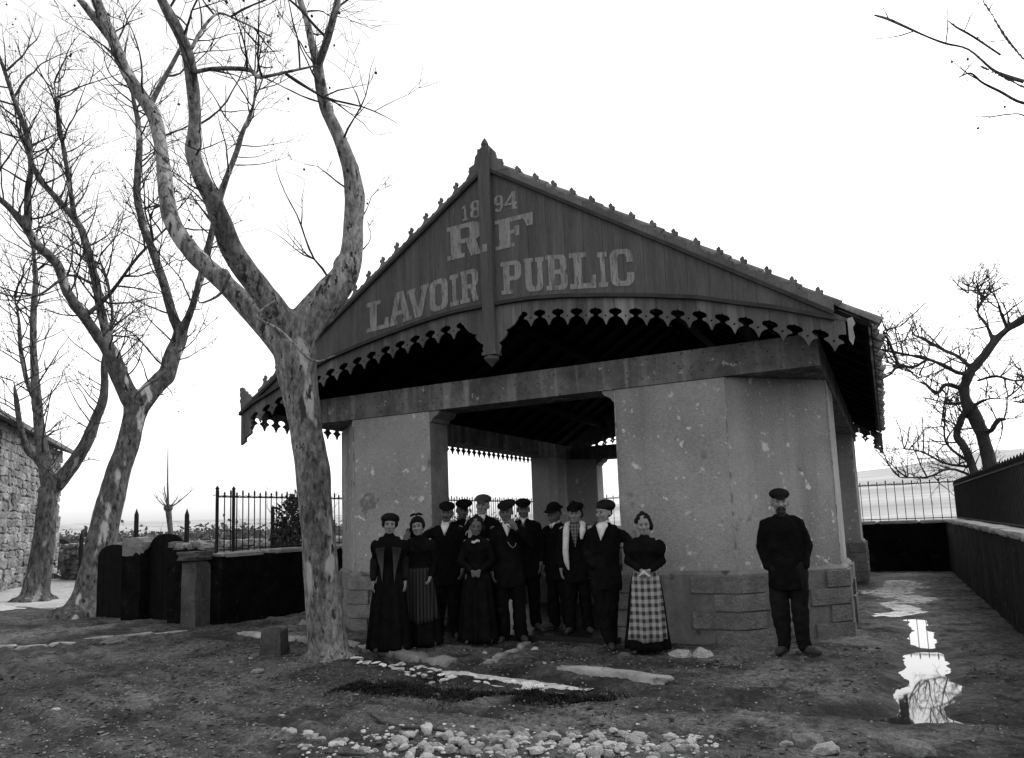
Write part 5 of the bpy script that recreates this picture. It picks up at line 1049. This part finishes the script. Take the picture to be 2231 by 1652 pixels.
def towel(q):
    q.tube([(.03,.085,1.44),(-.075,.055,1.46),(-.105,-.04,1.44),(-.115,-.125,1.36),(-.125,-.160,1.22),(-.135,-.165,1.08),(-.125,-.170,.95),(-.10,-.165,.84)], [.045,.045,.045,.046,.042,.044,.040,.012], 10, .15, 3)
    q.tube([(-.03,.085,1.44),(.075,.055,1.46),(.105,-.04,1.44),(.105,-.125,1.36),(.085,-.158,1.24)], [.045,.045,.05,.05,.02], 10, .15, 4)
extra(r, S, 'towel', 'white', towel, .011)
# ---------------------------------------------------------------- loose stones, sticks, weeds
def stone_mesh(seed, mt):
    bm = bmesh.new(); bmesh.ops.create_icosphere(bm, subdivisions=2, radius=1)
    for v in bm.verts:
        n = mnoise.noise(v.co*1.3+Vector((seed*5.1, 0, 0)))*.38+mnoise.noise(v.co*3.1+Vector((0, seed*3.3, 0)))*.16
        v.co *= 1+n
        v.co.z = max(v.co.z, -.45)
    q = MB(); bm.verts.ensure_lookup_table(); q.v = [tuple(v.co) for v in bm.verts]; q.f = [tuple(v.index for v in f.verts) for f in bm.faces]; bm.free()
    return q.mesh('stone', mt, False)
SM = [stone_mesh(j, 'stone') for j in range(9)]; SD = [stone_mesh(j+20, 'dstone') for j in range(5)]; SW = [stone_mesh(j+40, 'wstone') for j in range(5)]
rng = random.Random(12)
def put(x, y, s, meshes, label, group, flat=.6, up=.2):
    o = link('loose_stone', rng.choice(meshes), None, (x, y, gz(x, y)+s*flat*up), (rng.uniform(-.25,.25), rng.uniform(-.25,.25), rng.uniform(0,6.28)), (s*rng.uniform(.8,1.4), s*rng.uniform(.7,1.1), s*flat*rng.uniform(.8,1.3)))
    return tag(o, label, 'stone', group)
LP = ('pale fieldstone in the rubble strip along the bottom edge', 'rubble strip along the bottom edge')
for k in range(140):                                            # the strip of broken stone
    u = rng.random(); x = -3.3+2.05*u; y = 4.42+.26*(x+3.3)+rng.gauss(0, .15)-.06
    put(x, y, min(.05, abs(rng.gauss(.022, .012))+.012), SM, *LP, flat=.7, up=.3)
for (cx, cy) in ((-4.0,4.36),(-3.85,4.32),(-3.7,4.05),(-3.55,4.25)):
    for k in range(5): put(cx+rng.gauss(0,.06), cy+rng.gauss(0,.04), rng.uniform(.02,.05), SM, *LP)
LQ = ('pale wet pebble at the edge of the gutter puddle', 'pebbles along the gutter puddle')
for k in range(80):
    u = rng.random(); x = -5.35+u**1.5*2.7; y = 6.95-.5*u**1.5+rng.uniform(-.38,.02); put(x, y, rng.uniform(.02,.055), SW, *LQ, flat=.35, up=.7)
LD = ('muddy stone scattered on the bare ground before the wash house', 'stones scattered on the mud')
for k in range(62):
    x = rng.uniform(-8.5, 1.0); y = rng.uniform(3.6, 8.2)
    if pl_dist(np.array([x]), np.array([y]), GUTTER)[0] < .12: continue
    put(x, y, abs(rng.gauss(.012,.011))+.008, SD if rng.random() < .65 else SM, *LD, flat=.55)
for lab, x, y, s, ms in (('large pale stone at the foot of the right pier near the plaid apron', -2.08, 8.0, .12, SM), ('second pale stone at the foot of the right pier', -1.87, 8.05, .10, SM), ('flat stone by the shoes of the woman in plaid', -2.62, 7.72, .08, SD),
                         ('upright pale stone at the bottom right', -.47, 5.12, .085, SM), ('pointed stone beside the upright stone at the bottom right', -.58, 5.25, .09, SD), ('lone pale stone left of the upright stone', -.70, 5.12, .05, SM), ('half buried boulder in the bottom right corner', .02, 5.35, .13, SD),
                         ('flat boulder lying by the left road edge', -9.9, 7.05, .2, SD), ('round stone in the mud left of the big tree roots', -6.05, 5.95, .075, SM), ('pale stone right of the guard stone near the wall', -8.2, 9.0, .09, SM)):
    o = put(x, y, s, ms, lab, None)
for lab, pts in (('dark crooked stick lying across the muddy foreground', [(-3.75,4.86),(-3.55,4.74),(-3.3,4.66),(-3.05,4.64),(-2.9,4.67)]), ('short stick among the pebbles of the gutter puddle', [(-4.75,6.42),(-4.55,6.50),(-4.35,6.60)]), ('short dark stick at the bottom left of the rubble', [(-3.45,3.98),(-3.3,3.99),(-3.15,4.02)])):
    q = MB(); q.tube([(x, y, gz(x, y)+.012) for x, y in pts], [.007]+[.011]*(len(pts)-2)+[.005], 6, .2); tag(q.build('stick', 'twig', None, True), lab, 'stick')
q = MB()                                                        # matted dark weeds on the far lip of the track
nw = 11000; U = np.array([rng.random() for _ in range(nw)]); XX = -4.7+U*2.7; YY = 5.66+.22*U+np.array([rng.gauss(0,.13) for _ in range(nw)])+.07*np.sin(XX*4); ZZ = gh(XX, YY); KK = vnoise(XX, YY, 2.6) > -.1
for x, y, z, ok in zip(XX.tolist(), YY.tolist(), ZZ.tolist(), KK.tolist()):
    if not ok: continue
    a = rng.uniform(0, 6.28); h = rng.uniform(.015,.065); dx, dy = math.cos(a), math.sin(a); w_ = .006
    q.add([(x-dy*w_, y+dx*w_, z-.005), (x+dy*w_, y-dx*w_, z-.005), (x+dx*h*.9, y+dy*h*.9, z+h*.6)], [(0,1,2)])
tag(q.build('weeds', 'weed'), 'dark matted weeds along the track before the gutter', 'weeds', kind='stuff')
q = MB()                                                        # chips between the larger stones
for k in range(420):
    x = -3.6+rng.random()*2.5; y = 4.34+.26*(x+3.3)+rng.gauss(0,.22); s = rng.uniform(.008,.02); src = SM[k % 9]; M4 = Matrix.LocRotScale(Vector((x, y, gz(x, y)+s*.2)), Matrix.Rotation(rng.uniform(0,6.28), 3, 'Z').to_quaternion(), Vector((s*1.2, s, s*.6)))
    q.add([M4 @ v.co for v in src.vertices], [tuple(p_.vertices) for p_ in src.polygons])
tag(q.build('stone_chips', 'stone'), 'small pale chips between the larger stones along the bottom', 'stone chips', kind='stuff')
q = MB()                                                        # fine gravel too small to pick apart
ng = 2600; XX = np.array([rng.uniform(-8.5, 1.2) for _ in range(ng)]); YY = np.array([3.3+rng.random()**1.4*5.2 for _ in range(ng)]); ZZ = gh(XX, YY)
for x, y, z in zip(XX.tolist(), YY.tolist(), ZZ.tolist()):
    s = rng.uniform(.004,.011); q.ell(Vector((x, y, z+s*.2)), (s*1.2, s, s*.7), seg=5, ring=3)
tag(q.build('gravel', 'stone'), 'fine gravel strewn over the mud', 'gravel', kind='stuff')

q = MB()                                                        # crumbled clods of mud
nc_ = 9000; XX = np.array([rng.uniform(-10, 1.1) for _ in range(nc_)]); YY = np.array([3.2+rng.random()**1.3*6.0 for _ in range(nc_)]); ok = (vnoise(XX, YY, 1.3)+.6*vnoise(XX, YY, 4.) > -.15) & (pl_dist(XX, YY, GUTTER) > .1)
for pts_, hw_, lv_ in PUDDLES: ok &= pl_dist(XX, YY, pts_) > hw_*1.1
ZZ = gh(XX, YY); ic = [(0,0,1),(.9,0,.4),(.28,.85,.45),(-.72,.53,.42),(-.72,-.53,.4),(.28,-.85,.45),(0,0,-.6)]; fc = [(0,1,2),(0,2,3),(0,3,4),(0,4,5),(0,5,1),(6,2,1),(6,3,2),(6,4,3),(6,5,4),(6,1,5)]
for x, y, z, k_ in zip(XX.tolist(), YY.tolist(), ZZ.tolist(), ok.tolist()):
    if not k_: continue
    s = .006+abs(rng.gauss(0, .010)); an = rng.uniform(0, 6.28); ca, sa = math.cos(an)*s, math.sin(an)*s
    q.add([(x+(p[0]*ca-p[1]*sa)*rng.uniform(.7,1.4), y+(p[0]*sa+p[1]*ca)*rng.uniform(.7,1.4), z+p[2]*s*rng.uniform(.4,.9)) for p in ic], fc)
tag(q.build('clods', 'clod'), 'crumbled clods of mud over the bare ground', 'clods', kind='stuff')

# ---------------------------------------------------------------- turn the soft figures into plain meshes
dg = bpy.context.evaluated_depsgraph_get()
for (o, fold, fs) in REMESH:
    me_ = bpy.data.meshes.new_from_object(o.evaluated_get(dg), depsgraph=dg); mt_ = o.data.materials[0]
    if fold:
        n = len(me_.vertices); c = np.empty(n*3); me_.vertices.foreach_get('co', c); c = c.reshape(-1, 3); nm = np.empty(n*3); me_.vertices.foreach_get('normal', nm); nm = nm.reshape(-1, 3)
        sd_ = hash(o.name) % 50
        d = vnoise(c[:,0]*1.0+c[:,1]*.7+sd_, c[:,2]*.55+c[:,0]*.5, fs)+.5*vnoise(c[:,0]+c[:,1]+sd_, c[:,2], fs*2.3)
        c = c+nm*(d*fold*.6)[:,None]; me_.vertices.foreach_set('co', c.ravel()); me_.update()
    me_.materials.clear(); me_.materials.append(mt_); o.modifiers.clear(); o.data = me_
